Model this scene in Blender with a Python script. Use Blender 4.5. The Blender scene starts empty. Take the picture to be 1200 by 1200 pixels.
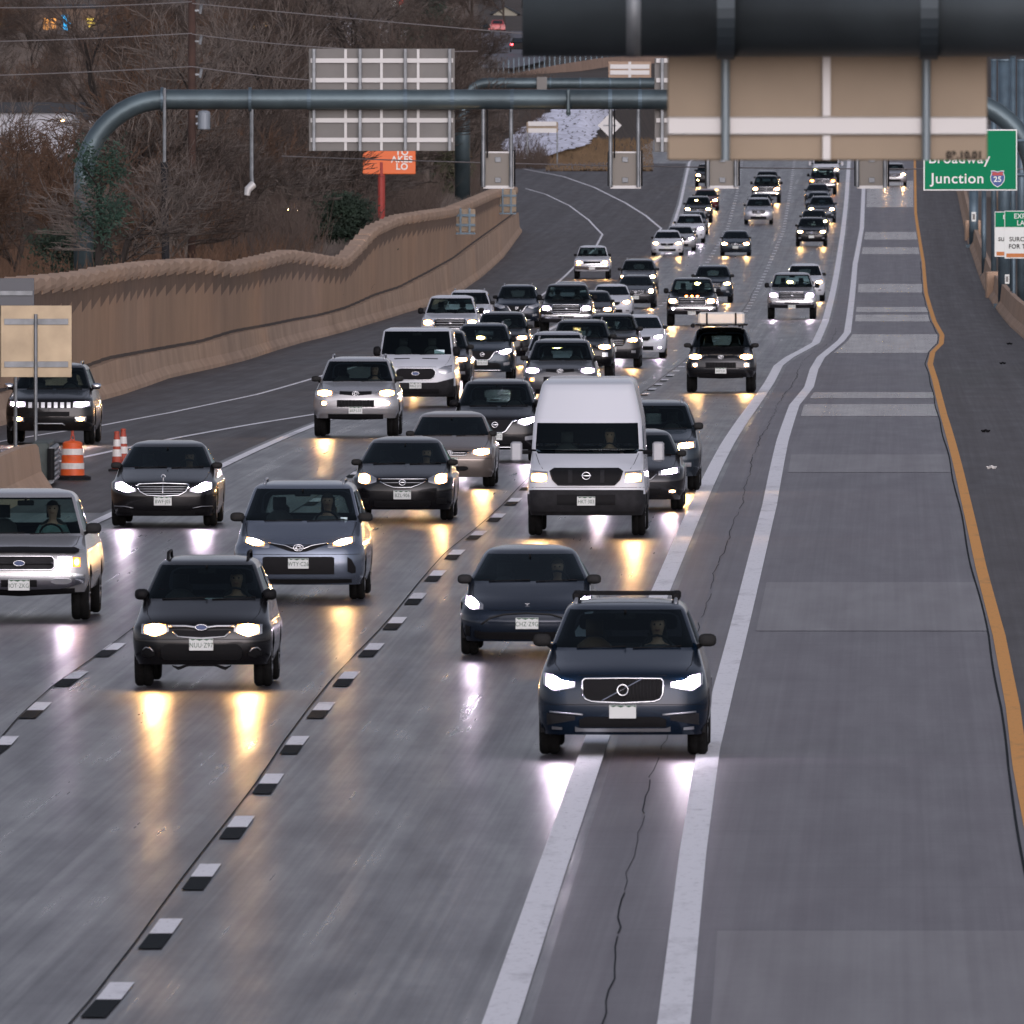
import bpy, math, random
import numpy as np
from mathutils import Vector, Matrix
random.seed(7)
SC = bpy.context.scene
COL = SC.collection
# ---------------------------------------------------------------- camera
F_PX = 21400.0      # focal length in photo pixels (photo 1200 wide)
CAM_Z = 7.33        # overpass eye height above the carriageway
HOR = 143.0         # row of the horizon in the photo
cam_d = bpy.data.cameras.new("camera"); cam = bpy.data.objects.new("camera", cam_d); COL.objects.link(cam)
cam.location = (0, 0, CAM_Z); cam.rotation_euler = (math.radians(90), 0, 0)
cam_d.sensor_width = 36.0; cam_d.lens = F_PX/1200*36.0
cam_d.shift_y = -(600-HOR)/1200
cam_d.clip_start = 1.0; cam_d.clip_end = 9000
cam_d.dof.use_dof = True; cam_d.dof.focus_distance = 330; cam_d.dof.aperture_fstop = 20.0
SC.camera = cam
# ---------------------------------------------------------------- light
W = bpy.data.worlds.new("World"); SC.world = W; W.use_nodes = True
SUN_EL, SUN_ROT = math.radians(18), math.radians(170)
nt = W.node_tree; bg = nt.nodes["Background"]
sky = nt.nodes.new("ShaderNodeTexSky"); sky.sky_type = 'NISHITA'; sky.sun_disc = False
sky.sun_elevation = SUN_EL; sky.sun_rotation = SUN_ROT; sky.air_density = 1.2; sky.dust_density = 1.0; sky.ozone_density = 3.0
tint = nt.nodes.new("ShaderNodeMixRGB"); tint.blend_type = 'MULTIPLY'; tint.inputs[0].default_value = 1; tint.inputs[2].default_value = (1.10, .97, .95, 1)   # thin mauve cloud
bw = nt.nodes.new("ShaderNodeRGBToBW"); nt.links.new(sky.outputs[0], bw.inputs[0])
gm = nt.nodes.new("ShaderNodeVectorMath"); gm.operation = 'SCALE'; gm.inputs[0].default_value = (.88, .97, 1.17); nt.links.new(bw.outputs[0], gm.inputs["Scale"])
ov = nt.nodes.new("ShaderNodeMixRGB"); ov.inputs[0].default_value = .75; nt.links.new(sky.outputs[0], ov.inputs[1]); nt.links.new(gm.outputs[0], ov.inputs[2])   # thin overcast
nt.links.new(ov.outputs[0], tint.inputs[1])
# added gradient dims the sky towards the hill, darkening road reflections; brighter behind camera
wtc = nt.nodes.new("ShaderNodeTexCoord"); wsp = nt.nodes.new("ShaderNodeSeparateXYZ"); nt.links.new(wtc.outputs["Generated"], wsp.inputs[0])
wmr = nt.nodes.new("ShaderNodeMapRange"); wmr.inputs[1].default_value = -.3; wmr.inputs[2].default_value = .75; wmr.inputs[3].default_value = 1.0; wmr.inputs[4].default_value = .40
wml = nt.nodes.new("ShaderNodeVectorMath"); wml.operation = 'SCALE'
nt.links.new(wsp.outputs[1], wmr.inputs[0]); nt.links.new(tint.outputs[0], wml.inputs[0]); nt.links.new(wmr.outputs[0], wml.inputs["Scale"]); nt.links.new(wml.outputs[0], bg.inputs[0]); bg.inputs[1].default_value = 0.13
sd = bpy.data.lights.new("sun", 'SUN'); sun = bpy.data.objects.new("sun", sd); COL.objects.link(sun)
sd.energy = 0.50; sd.angle = math.radians(75); sd.color = (1.0, 0.83, 0.68)
sdir = Vector((math.sin(SUN_ROT)*math.cos(SUN_EL), math.cos(SUN_ROT)*math.cos(SUN_EL), math.sin(SUN_EL)))
sun.rotation_euler = sdir.to_track_quat('Z', 'Y').to_euler()
SC.view_settings.view_transform = 'Standard'; SC.view_settings.look = 'None'
SC.view_settings.exposure = 0.90; SC.view_settings.gamma = 1
SC.cycles.use_denoising = True; SC.cycles.max_bounces = 8; SC.cycles.transparent_max_bounces = 16
SC.cycles.sample_clamp_indirect = 6.0
SC.cycles.caustics_reflective = False; SC.cycles.caustics_refractive = False
# ---------------------------------------------------------------- materials
MATS = {}
def mat(name, col, rough=0.6, metal=0.0, coat=0.0, spec=0.5, noise=None, bump=None, emit=None):
    """noise=(scale, amount) mottles the colour, bump=(scale, strength)"""
    if name in MATS: return MATS[name]
    m = bpy.data.materials.new(name); m.use_nodes = True; n = m.node_tree; b = n.nodes["Principled BSDF"]
    b.inputs["Base Color"].default_value = (*col, 1); b.inputs["Roughness"].default_value = rough
    b.inputs["Metallic"].default_value = metal; b.inputs["Coat Weight"].default_value = coat
    b.inputs["Coat Roughness"].default_value = 0.05; b.inputs["Specular IOR Level"].default_value = spec
    if emit:
        b.inputs["Emission Color"].default_value = (*emit[0], 1); b.inputs["Emission Strength"].default_value = emit[1]
    if noise or bump: tc = n.nodes.new("ShaderNodeTexCoord")
    if noise:
        t = n.nodes.new("ShaderNodeTexNoise"); t.inputs["Scale"].default_value = noise[0]; t.inputs["Detail"].default_value = 6
        n.links.new(tc.outputs["Object"], t.inputs["Vector"])
        r = n.nodes.new("ShaderNodeMapRange"); r.inputs[1].default_value = .3; r.inputs[2].default_value = .7
        r.inputs[3].default_value = 1-noise[1]; r.inputs[4].default_value = 1+noise[1]
        mx = n.nodes.new("ShaderNodeVectorMath"); mx.operation = 'SCALE'; mx.inputs[0].default_value = col
        n.links.new(t.outputs[0], r.inputs[0]); n.links.new(r.outputs[0], mx.inputs["Scale"]); n.links.new(mx.outputs[0], b.inputs["Base Color"])
    if bump:
        t = n.nodes.new("ShaderNodeTexNoise"); t.inputs["Scale"].default_value = bump[0]; t.inputs["Detail"].default_value = 4
        n.links.new(tc.outputs["Object"], t.inputs["Vector"])
        bp = n.nodes.new("ShaderNodeBump"); bp.inputs["Strength"].default_value = bump[1]; bp.inputs["Distance"].default_value = .02
        n.links.new(t.outputs[0], bp.inputs["Height"]); n.links.new(bp.outputs[0], b.inputs["Normal"])
    MATS[name] = m; return m
def paint(name, col, metal=0.35, rough=0.22):
    """car paint outside, dark trim on the inner side of the panel"""
    if name in MATS: return MATS[name]
    m = mat(name, col, rough, metal, 0.38, .25); n = m.node_tree; b = n.nodes["Principled BSDF"]; out = n.nodes["Material Output"]
    tc = n.nodes.new("ShaderNodeTexCoord"); t = n.nodes.new("ShaderNodeTexNoise"); t.inputs["Scale"].default_value = 3; t.inputs["Detail"].default_value = 8
    n.links.new(tc.outputs["Object"], t.inputs["Vector"])
    sx = n.nodes.new("ShaderNodeSeparateXYZ"); n.links.new(tc.outputs["Object"], sx.inputs[0])
    g = n.nodes.new("ShaderNodeMapRange"); g.inputs[1].default_value = .25; g.inputs[2].default_value = .75; g.inputs[3].default_value = .22; g.inputs[4].default_value = 0.0
    n.links.new(sx.outputs[2], g.inputs[0])
    mu = n.nodes.new("ShaderNodeMath"); mu.operation = 'MULTIPLY'; n.links.new(g.outputs[0], mu.inputs[0]); n.links.new(t.outputs[0], mu.inputs[1])
    mx = n.nodes.new("ShaderNodeMixRGB"); mx.inputs[1].default_value = (*col, 1); mx.inputs[2].default_value = (.035, .034, .034, 1)
    n.links.new(mu.outputs[0], mx.inputs[0]); n.links.new(mx.outputs[0], b.inputs["Base Color"])     # road grime low on the panels
    ge = n.nodes.new("ShaderNodeNewGeometry"); d = n.nodes.new("ShaderNodeBsdfDiffuse"); d.inputs[0].default_value = (.03, .03, .03, 1)
    ms = n.nodes.new("ShaderNodeMixShader"); n.links.new(ge.outputs["Backfacing"], ms.inputs[0])
    n.links.new(b.outputs[0], ms.inputs[1]); n.links.new(d.outputs[0], ms.inputs[2]); n.links.new(ms.outputs[0], out.inputs[0])
    return m
def glass():
    m = bpy.data.materials.new("tinted_glass"); m.use_nodes = True; n = m.node_tree; n.nodes.clear()
    out = n.nodes.new("ShaderNodeOutputMaterial"); tr = n.nodes.new("ShaderNodeBsdfTransparent"); tr.inputs[0].default_value = (.52, .64, .62, 1)
    gl = n.nodes.new("ShaderNodeBsdfGlossy"); gl.inputs[1].default_value = .03; gl.inputs[0].default_value = (.50, .60, .64, 1)
    fr = n.nodes.new("ShaderNodeFresnel"); fr.inputs[0].default_value = 1.45
    ms = n.nodes.new("ShaderNodeMixShader")
    n.links.new(fr.outputs[0], ms.inputs[0]); n.links.new(tr.outputs[0], ms.inputs[1]); n.links.new(gl.outputs[0], ms.inputs[2]); n.links.new(ms.outputs[0], out.inputs[0])
    MATS["glass"] = m; return m
GLASS = glass()
def emit(name, col, k):
    m = bpy.data.materials.new(name); m.use_nodes = True; n = m.node_tree; n.nodes.clear()
    out = n.nodes.new("ShaderNodeOutputMaterial"); e = n.nodes.new("ShaderNodeEmission"); e.inputs[0].default_value = (*col, 1); e.inputs[1].default_value = k
    n.links.new(e.outputs[0], out.inputs[0]); MATS[name] = m; return m
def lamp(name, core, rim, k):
    """headlamp: glow painted into its emission, bright in the centre, warm towards the rim"""
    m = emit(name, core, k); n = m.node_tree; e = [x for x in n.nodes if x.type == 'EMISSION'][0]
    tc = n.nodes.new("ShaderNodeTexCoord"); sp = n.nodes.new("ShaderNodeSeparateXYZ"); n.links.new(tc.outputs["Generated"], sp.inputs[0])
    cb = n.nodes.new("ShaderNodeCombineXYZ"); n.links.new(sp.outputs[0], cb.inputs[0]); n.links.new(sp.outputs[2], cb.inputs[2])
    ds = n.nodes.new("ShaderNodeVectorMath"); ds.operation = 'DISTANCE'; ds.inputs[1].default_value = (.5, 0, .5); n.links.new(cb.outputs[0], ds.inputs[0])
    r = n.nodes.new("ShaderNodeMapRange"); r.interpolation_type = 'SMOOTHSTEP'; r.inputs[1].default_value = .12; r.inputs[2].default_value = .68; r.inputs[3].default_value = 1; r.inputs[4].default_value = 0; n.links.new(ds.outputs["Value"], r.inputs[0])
    p = n.nodes.new("ShaderNodeMath"); p.operation = 'POWER'; p.inputs[1].default_value = 2.6; n.links.new(r.outputs[0], p.inputs[0])  # falloff paints a soft glow fringe into the lamp
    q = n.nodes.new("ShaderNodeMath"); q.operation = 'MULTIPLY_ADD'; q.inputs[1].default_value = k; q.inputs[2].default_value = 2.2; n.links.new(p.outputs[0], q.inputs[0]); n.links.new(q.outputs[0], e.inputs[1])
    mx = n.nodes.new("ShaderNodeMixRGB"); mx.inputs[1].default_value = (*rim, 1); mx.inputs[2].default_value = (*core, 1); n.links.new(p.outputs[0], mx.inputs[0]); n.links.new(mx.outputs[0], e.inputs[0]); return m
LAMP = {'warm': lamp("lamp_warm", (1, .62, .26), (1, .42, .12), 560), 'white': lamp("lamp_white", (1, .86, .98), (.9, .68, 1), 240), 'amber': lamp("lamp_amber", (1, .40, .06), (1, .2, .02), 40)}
M_BLACK = mat("black_plastic", (.006, .006, .007), .7, spec=.2)
M_CLAD = mat("grey_cladding", (.016, .016, .018), .75, spec=.25, noise=(8, .3))
M_TYRE = mat("tyre_rubber", (.007, .007, .007), .9, spec=.15, noise=(20, .3))
M_RIM = mat("alloy_rim", (.25, .25, .26), .4, .8)
M_CHROME = mat("chrome_trim", (.75, .76, .78), .16, 1.0)
M_SILVERTRIM = mat("silver_trim", (.45, .46, .48), .35, .8)
M_LENS = mat("clear_lamp_lens", (.42, .43, .45), .12, .6, .8)
M_PLATE = mat("plate_white", (.60, .62, .60), .5)
M_PLATETXT = mat("plate_letters", (.03, .09, .05), .5)
M_CABIN = mat("cabin_trim", (.022, .022, .024), .8)
M_SEAT = mat("seat_fabric", (.035, .034, .036), .9)
M_TAN = mat("tan_leather", (.16, .085, .045), .6)
M_PAPER = mat("paper_note", (.6, .75, .8), .6)
# ---------------------------------------------------------------- helpers
def tag(o, label=None, cat=None, group=None, kind=None):
    if label: o["label"] = label
    if cat: o["category"] = cat
    if group: o["group"] = group
    if kind: o["kind"] = kind
    return o
def setmat(o, m):
    o.data.materials.append(m if not callable(m) else m()); return o
def mesh(name, verts, faces, m=None, parent=None, smooth=False, slots=None, fm=None):
    me = bpy.data.meshes.new(name); me.from_pydata([tuple(v) for v in verts], [], faces); me.update()
    o = bpy.data.objects.new(name, me); COL.objects.link(o)
    for mm in (slots or ([m] if m else [])): me.materials.append(mm)
    if fm is not None: me.polygons.foreach_set("material_index", fm)
    if smooth: me.polygons.foreach_set("use_smooth", [True]*len(me.polygons))
    if parent is not None: o.parent = parent
    return o
def empty(name, loc=(0, 0, 0), rot=(0, 0, 0)):
    o = bpy.data.objects.new(name, None); COL.objects.link(o); o.location = loc; o.rotation_euler = rot; o.empty_display_size = .3; return o
def kids(o): return [c for c in bpy.data.objects if c.parent == o]
class MB:
    def __init__(s): s.v = []; s.f = []
    def add(s, v, f):
        k = len(s.v); s.v += [tuple(p) for p in v]; s.f += [tuple(i+k for i in q) for q in f]; return s
    def box(s, a, b, bev=0.0):
        x0, y0, z0 = a; x1, y1, z1 = b
        if bev <= 0:
            return s.add([(x0,y0,z0),(x1,y0,z0),(x1,y1,z0),(x0,y1,z0),(x0,y0,z1),(x1,y0,z1),(x1,y1,z1),(x0,y1,z1)],
                  [(0,3,2,1),(4,5,6,7),(0,1,5,4),(1,2,6,5),(2,3,7,6),(3,0,4,7)])
        c = bev; v = []
        for z, i in ((z0, c), (z0+c, 0), (z1-c, 0), (z1, c)):
            for (px, py) in ((x0+i+c, y0+i), (x1-i-c, y0+i), (x1-i, y0+i+c), (x1-i, y1-i-c), (x1-i-c, y1-i), (x0+i+c, y1-i), (x0+i, y1-i-c), (x0+i, y0+i+c)): v.append((px, py, z))
        f = [tuple(range(7, -1, -1)), tuple(range(24, 32))]
        for k in range(3):
            for i in range(8): j = (i+1) % 8; f.append((k*8+i, k*8+j, k*8+8+j, k*8+8+i))
        return s.add(v, f)
    def tube(s, pts, r, n=8, cap=True):
        pts = [Vector(p) for p in pts]; rs = r if isinstance(r, (list, tuple)) else [r]*len(pts); v = []; f = []
        up = None
        for i, p in enumerate(pts):
            d = (pts[min(i+1, len(pts)-1)] - pts[max(i-1, 0)]).normalized()
            if up is None: up = Vector((0, 0, 1)) if abs(d.z) < .9 else Vector((0, 1, 0))
            a = d.cross(up).normalized(); up = a.cross(d).normalized(); b = up
            for k in range(n):
                t = 2*math.pi*k/n; v.append(p + a*math.cos(t)*rs[i] + b*math.sin(t)*rs[i])
        for i in range(len(pts)-1):
            for k in range(n):
                q = (k+1) % n; f.append((i*n+k, i*n+q, (i+1)*n+q, (i+1)*n+k))
        if cap: f.append(tuple(range(n-1, -1, -1))); f.append(tuple(range((len(pts)-1)*n, len(pts)*n)))
        return s.add(v, f)
    def lathe(s, prof, n=20, c=(0, 0, 0)):
        v = []; f = []
        for (r, z) in prof:
            for k in range(n): t = 2*math.pi*k/n; v.append((c[0]+r*math.cos(t), c[1]+r*math.sin(t), c[2]+z))
        for i in range(len(prof)-1):
            for k in range(n): q = (k+1) % n; f.append((i*n+k, i*n+q, (i+1)*n+q, (i+1)*n+k))
        f.append(tuple(range(n-1, -1, -1))); f.append(tuple(range((len(prof)-1)*n, len(prof)*n)))
        return s.add(v, f)
    def build(s, name, m, parent=None, smooth=False): return mesh(name, s.v, s.f, m, parent, smooth)
def smooth_by_angle(o, deg=35):
    me = o.data; me.polygons.foreach_set("use_smooth", [True]*len(me.polygons))
    try: me.set_sharp_from_angle(angle=math.radians(deg))
    except Exception: pass
    return o
def text(name, s, size, m, parent, loc, rot=(math.radians(90), 0, 0), ext=.002, cx=1.0, bold=0.0):
    c = bpy.data.curves.new(name, 'FONT'); c.body = s; c.size = size; c.extrude = ext; c.align_x = 'CENTER'; c.align_y = 'CENTER'; c.offset = bold; c.space_character = 1.08
    t = bpy.data.objects.new(name, c); COL.objects.link(t); bpy.context.view_layer.update()
    me = bpy.data.meshes.new_from_object(t.evaluated_get(bpy.context.evaluated_depsgraph_get()))
    bpy.data.objects.remove(t); me.materials.clear(); me.materials.append(m)
    o = bpy.data.objects.new(name, me); COL.objects.link(o); o.location = loc; o.rotation_euler = rot; o.scale = (cx, 1, 1)
    if parent is not None: o.parent = parent
    return o
# ---------------------------------------------------------------- road profile and photo-to-world lookup
PROF = [(60,.0),(148,.0),(183,.0),(212,.0),(236,.02),(252,.03),(274,.09),(310,.22),(354,.34),(408,.27),(465,.03),(510,-.19),(571,-.38),(669,-.66),(751,-.82),(856,-.84),(940,-.62),(1029,-.18),(1169,.77),(1274,1.70),(1446,3.45),(1600,4.8),(1800,6.2),(2100,8.2),(2600,11),(3600,16)]
_px = [p[0] for p in PROF]; _pz = [p[1] for p in PROF]
STEP = 2.0
_gd = np.arange(60, 3602, STEP); _gz = np.interp(_gd, _px, _pz)
for _ in range(3): _k = np.ones(21)/21; _gz = np.concatenate([_gz[:10], np.convolve(_gz, _k, 'valid'), _gz[-10:]])
def zr(D): return float(np.interp(D, _gd, _gz))
_yy = HOR + (CAM_Z-_gz)*F_PX/_gd
def D_of(y):
    """distance at which the carriageway shows at photo row y"""
    return float(np.interp(-y, -_yy, _gd))
def XD(x, y): D = D_of(y); return ((x-600)*D/F_PX, D)
def P(x, y, D): return ((x-600)*D/F_PX, D, CAM_Z-(y-HOR)*D/F_PX)       # a photo point at a known distance
def line(pts):
    """world line X(D) through points read off the photo"""
    q = sorted((XD(x, y)[1], XD(x, y)[0]) for x, y in pts); d = [a for a, b in q]; X = [b for a, b in q]
    d0, d1 = d[0]-400, d[-1]+3000; k = .0208
    d = [d0]+d+[d1]; X = [X[0]-k*400]+X+[X[-1]+k*3000]
    return lambda D: float(np.interp(D, d, X))
SOLID_L = line([(586,1200),(643,1030),(701,862),(774,694),(853,520),(902,448),(912,429),(925,419),(942,410),(956,402),(967,377),(978,333),(987,277),(992,233),(995,187)])
SOLID_R = line([(790,1200),(812,1000),(830,880),(850,800),(902,592),(917,517),(931,475),(948,454),(954,433),(962,419),(985,400),(993,390),(999,343),(1002,310),(1010,267),(1012,220)])
YELLOW = line([(1196,900),(1187,829),(1171,746),(1150,667),(1131,583),(1117,525),(1106,487),(1096,446),(1090,427),(1093,413),(1103,403),(1104,393),(1095,377),(1085,343),(1082,307),(1073,250),(1072,187)])
LANE2 = line([(128,1172),(183,1103),(233,1033),(276,973),(314,920),(346,872),(377,832),(405,797),(432,766),(457,738),(479,712),(499,688),(517,668),(535,648),(570,618),(598,592),(876,363),(891,332),(903,306),(918,271),(926,225),(931,187)])
LANE1 = line([(0,877),(32,842),(74,803),(116,772),(155,743),(820,317),(830,306),(853,267),(864,225),(870,187)])
EDGE_C = line([(-60,690),(117,610),(257,548),(370,498),(775,300),(797,240),(808,190)])
BASE_R = line([(1200,398),(1183,383),(1167,363),(1153,340),(1138,297),(1133,283),(1128,260),(1122,230)])
WALL_PTS = [  # photo x, row of barrier foot, row of barrier top, row of wall top
 (-60,515,480,338),(40,490,455,325),(117,470,432,318),(143,463,422,312),(200,443,411,305),(250,432,402,302),(287,423,390,308),(330,409,382,298),(353,402,377,292),(385,394,371,297),(400,390,367,300),(417,385,362,301),(433,380,355,284),(450,375,347,265),(478,366,338,252),(510,357,321,247),(540,342,304,243),(567,323,283,232),(590,302,266,222),(612,272,249,219)]
# ---------------------------------------------------------------- ground, road, markings
def road_mat(name, base, dark, rough, streak=1.0, rvar=.05):
    m = bpy.data.materials.new(name); m.use_nodes = True; n = m.node_tree; b = n.nodes["Principled BSDF"]; L = n.links
    uv = n.nodes.new("ShaderNodeUVMap"); uv.uv_map = "road"
    def noise(su, sv, det, rgh=.6):
        mp = n.nodes.new("ShaderNodeMapping"); mp.inputs["Scale"].default_value = (su, sv, 1); L.new(uv.outputs[0], mp.inputs[0])
        t = n.nodes.new("ShaderNodeTexNoise"); t.inputs["Scale"].default_value = 1; t.inputs["Detail"].default_value = det; t.inputs["Roughness"].default_value = rgh
        L.new(mp.outputs[0], t.inputs[0]); return t.outputs[0]
    def rng(i, a, b_, c, d):
        r = n.nodes.new("ShaderNodeMapRange"); r.inputs[1].default_value = a; r.inputs[2].default_value = b_; r.inputs[3].default_value = c; r.inputs[4].default_value = d; L.new(i, r.inputs[0]); return r.outputs[0]
    def ma(op, a, b_):
        q = n.nodes.new("ShaderNodeMath"); q.operation = op
        for k, v in enumerate((a, b_)):
            if isinstance(v, (int, float)): q.inputs[k].default_value = v
            else: L.new(v, q.inputs[k])
        return q.outputs[0]
    fine = noise(9, .008, 7); wide = noise(.9, .004, 4); blot = noise(.35, .02, 6); grit = noise(60, 3, 3); slabs = noise(.01, .055, 2)
    cross = noise(.3, 1.6, 5)
    v = ma('ADD', ma('MULTIPLY', rng(fine, .35, .65, -1, 1), .10*streak), ma('MULTIPLY', rng(wide, .35, .65, -1, 1), .13))
    v = ma('ADD', v, ma('MULTIPLY', rng(blot, .35, .65, -1, 1), .05)); v = ma('ADD', v, ma('MULTIPLY', rng(grit, .3, .7, -1, 1), .14)); v = ma('ADD', v, ma('MULTIPLY', rng(slabs, .4, .6, -1, 1), .09))
    v = ma('ADD', v, ma('MULTIPLY', rng(cross, .35, .65, -1, 1), .13))
    sp = n.nodes.new("ShaderNodeSeparateXYZ"); L.new(uv.outputs[0], sp.inputs[0])
    jt = ma('LESS_THAN', ma('FRACT', ma('DIVIDE', sp.outputs[1], 4.6), 0.0), .035)     # sawn joints across the slabs
    v = ma('SUBTRACT', v, ma('MULTIPLY', jt, rng(noise(.8, .9, 4), .4, .6, .0, .55)))
    tine = ma('MULTIPLY', ma('SINE', ma('MULTIPLY', sp.outputs[0], 92.0), 0.0), rng(noise(.5, .05, 3), .45, .65, 0, .075*streak)); v = ma('ADD', v, tine)
    v = ma('ADD', v, ma('MULTIPLY', rng(noise(2.2, .9, 6), .3, .7, -1, 1), .07))
    mx = n.nodes.new("ShaderNodeMixRGB"); mx.inputs[1].default_value = (*dark, 1); mx.inputs[2].default_value = (*base, 1)
    L.new(ma('ADD', ma('MULTIPLY', v, .9), .55), mx.inputs[0]); L.new(mx.outputs[0], b.inputs["Base Color"])
    pol = noise(1.3, .003, 5); pol2 = noise(12, .02, 5)
    L.new(ma('ADD', ma('ADD', rng(pol, .35, .65, rough-rvar*.6, rough+rvar*.6), rng(noise(1.6, .12, 5), .35, .65, -rvar*.75, rvar*.75)), rng(pol2, .35, .65, -rvar*.5, rvar*.5)), b.inputs["Roughness"])
    bp = n.nodes.new("ShaderNodeBump"); bp.inputs["Strength"].default_value = .06; bp.inputs["Distance"].default_value = .006
    tin = noise(28, .8, 3); L.new(tin, bp.inputs["Height"]); L.new(bp.outputs[0], b.inputs["Normal"])
    b.inputs["Specular IOR Level"].default_value = .20
    return m
M_ROAD = road_mat("worn_concrete", (.072, .067, .077), (.040, .038, .044), .325)
M_EXPR = road_mat("tined_concrete", (.122, .102, .116), (.066, .056, .065), .40, 1.1, .025)
M_SHLD = road_mat("shoulder_asphalt", (.092, .082, .080), (.052, .046, .046), .55, .8)
M_RAMP = road_mat("ramp_asphalt", (.080, .070, .069), (.045, .040, .040), .52)
M_PATCH = road_mat("new_concrete_patch", (.138, .115, .122), (.092, .078, .085), .36, .6, .025)
M_WHITE = mat("road_white", (.80, .80, .84), .6, noise=(7, .13)); 
def worn(name, col, under):
    m = mat(name, col, .6); n = m.node_tree; b = n.nodes["Principled BSDF"]; uv = n.nodes.new("ShaderNodeUVMap"); uv.uv_map = "road"; o = []
    for sc in ((14, 2.2, 1), (1.5, .25, 1)):
        mp = n.nodes.new("ShaderNodeMapping"); mp.inputs["Scale"].default_value = sc; t = n.nodes.new("ShaderNodeTexNoise"); t.inputs["Scale"].default_value = 1; t.inputs["Detail"].default_value = 8; t.inputs["Roughness"].default_value = .7
        n.links.new(uv.outputs[0], mp.inputs[0]); n.links.new(mp.outputs[0], t.inputs[0]); r = n.nodes.new("ShaderNodeMapRange"); r.inputs[1].default_value = .54; r.inputs[2].default_value = .74; n.links.new(t.outputs[0], r.inputs[0]); o.append(r.outputs[0])
    ad = n.nodes.new("ShaderNodeMath"); ad.operation = 'ADD'; ad.use_clamp = True; n.links.new(o[0], ad.inputs[0]); n.links.new(o[1], ad.inputs[1]); mu = n.nodes.new("ShaderNodeMath"); mu.operation = 'MULTIPLY'; mu.inputs[1].default_value = .6; n.links.new(ad.outputs[0], mu.inputs[0])
    mx = n.nodes.new("ShaderNodeMixRGB"); mx.inputs[1].default_value = (*col, 1); mx.inputs[2].default_value = (*under, 1); n.links.new(mu.outputs[0], mx.inputs[0]); n.links.new(mx.outputs[0], b.inputs["Base Color"]); return m
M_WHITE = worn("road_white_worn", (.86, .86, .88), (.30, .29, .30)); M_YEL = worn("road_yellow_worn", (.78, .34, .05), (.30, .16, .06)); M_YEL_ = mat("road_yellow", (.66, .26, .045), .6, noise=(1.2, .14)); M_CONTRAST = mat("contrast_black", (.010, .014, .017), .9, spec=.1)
M_PATCH2 = road_mat("pale_concrete_patch", (.185, .150, .145), (.135, .108, .106), .25, .6, .03)
def dgrid(d0, d1):
    a = [d0]+[float(x) for x in np.arange(math.ceil(d0/STEP+1e-6)*STEP, d1-1e-6, STEP)]+[d1]; return a
def strip(name, fl, fr, d0, d1, m, h, nx=1, parent=None):
    """a sheet between two lateral curves, h above the road profile"""
    v = []; f = []; uv = []; ds = dgrid(d0, d1)
    for D in ds:
        a, b = fl(D), fr(D); s = SOLID_L(D)
        for k in range(nx+1): X = a+(b-a)*k/nx; v.append((X, D, zr(D)+h)); uv.append((X-.0208*D, D))
    w = nx+1
    for i in range(len(ds)-1):
        for k in range(nx): f.append((i*w+k, i*w+k+1, (i+1)*w+k+1, (i+1)*w+k))
    o = mesh(name, v, f, m, parent); l = o.data.uv_layers.new(name="road")
    for lp in o.data.loops: l.data[lp.index].uv = uv[lp.vertex_index]
    return tag(o, kind="structure")
wallD = []; wallX = []
for x, yb, ym, yt in WALL_PTS:
    X, D = XD(x, yb); wallD.append(D); wallX.append(X)
def WALLX(D):
    if D > wallD[-1]: return wallX[-1] - (D-wallD[-1])*.0
    if D < wallD[0]: return wallX[0]-.0215*(wallD[0]-D)
    return float(np.interp(D, wallD, wallX))
RAMP_L = line([(609,219),(640,228),(667,241),(690,258),(706,275),(697,292),(673,313),(627,352),(500,408),(380,440),(300,463),(200,484),(120,499),(0,518)])
LEFTX = lambda D: WALLX(D)-.3 if D < 1160 else WALLX(1160)-.3-(D-1160)*.006
def RIGHTX(D): return BASE_R(D)+.2
# carriageway: one sheet from the left wall to the right barrier
strip("road", LEFTX, RIGHTX, 62, 3400, M_ROAD, 0, 6)
strip("ramp_lane", LEFTX, lambda D: EDGE_C(D)-.25, 330, 1500, M_RAMP, .004, 3)
strip("express_lane", lambda D: SOLID_L(D)+.25, lambda D: YELLOW(D)-.05, 62, 3000, M_EXPR, .004, 2)
strip("right_shoulder", lambda D: YELLOW(D), RIGHTX, 62, 3000, M_SHLD, .008, 2)
for ya, yb in ((212,243),(272,281),(290,298),(333,343),(360,366),(369,377),(392,414),(460,467),(474,488),(533,554),(683,740)):
    strip("concrete_patch", lambda D: SOLID_R(D)+.25, lambda D: YELLOW(D)-.15, D_of(yb), D_of(ya), M_PATCH if ya > 500 else M_PATCH2, .010)
strip("concrete_patch", lambda D: SOLID_R(D)+.3, lambda D: YELLOW(D)-.2, 62, D_of(1092), M_PATCH, .010)
def stripe(name, fn, w, d0, d1, m): return strip(name, lambda D: fn(D)-w/2, lambda D: fn(D)+w/2, d0, d1, m, .014)
stripe("lane_line", SOLID_L, .29, 62, 1700, M_WHITE); stripe("lane_line", SOLID_R, .27, 62, 1700, M_WHITE)
stripe("lane_line", YELLOW, .18, 62, 1700, M_YEL)
stripe("joint_line", lambda D: YELLOW(D)-.15-.015*math.sin(D*.11), .028, 62, 1000, M_CONTRAST)
D0 = 100.0; rc = random.Random(4)
while D0 < 700:
    D1 = D0+rc.uniform(5, 22); stripe("crack_line", lambda D: (SOLID_L(D)*.42+SOLID_R(D)*.58)+.03*math.sin(D*.06)+.02*math.sin(D*.21)+.015*math.sin(D*.73)+.01*math.sin(D*1.9), rc.uniform(.005, .015), D0, D1, M_CONTRAST); D0 = D1+rc.choice((0, 0, .6, 2.5))
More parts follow.
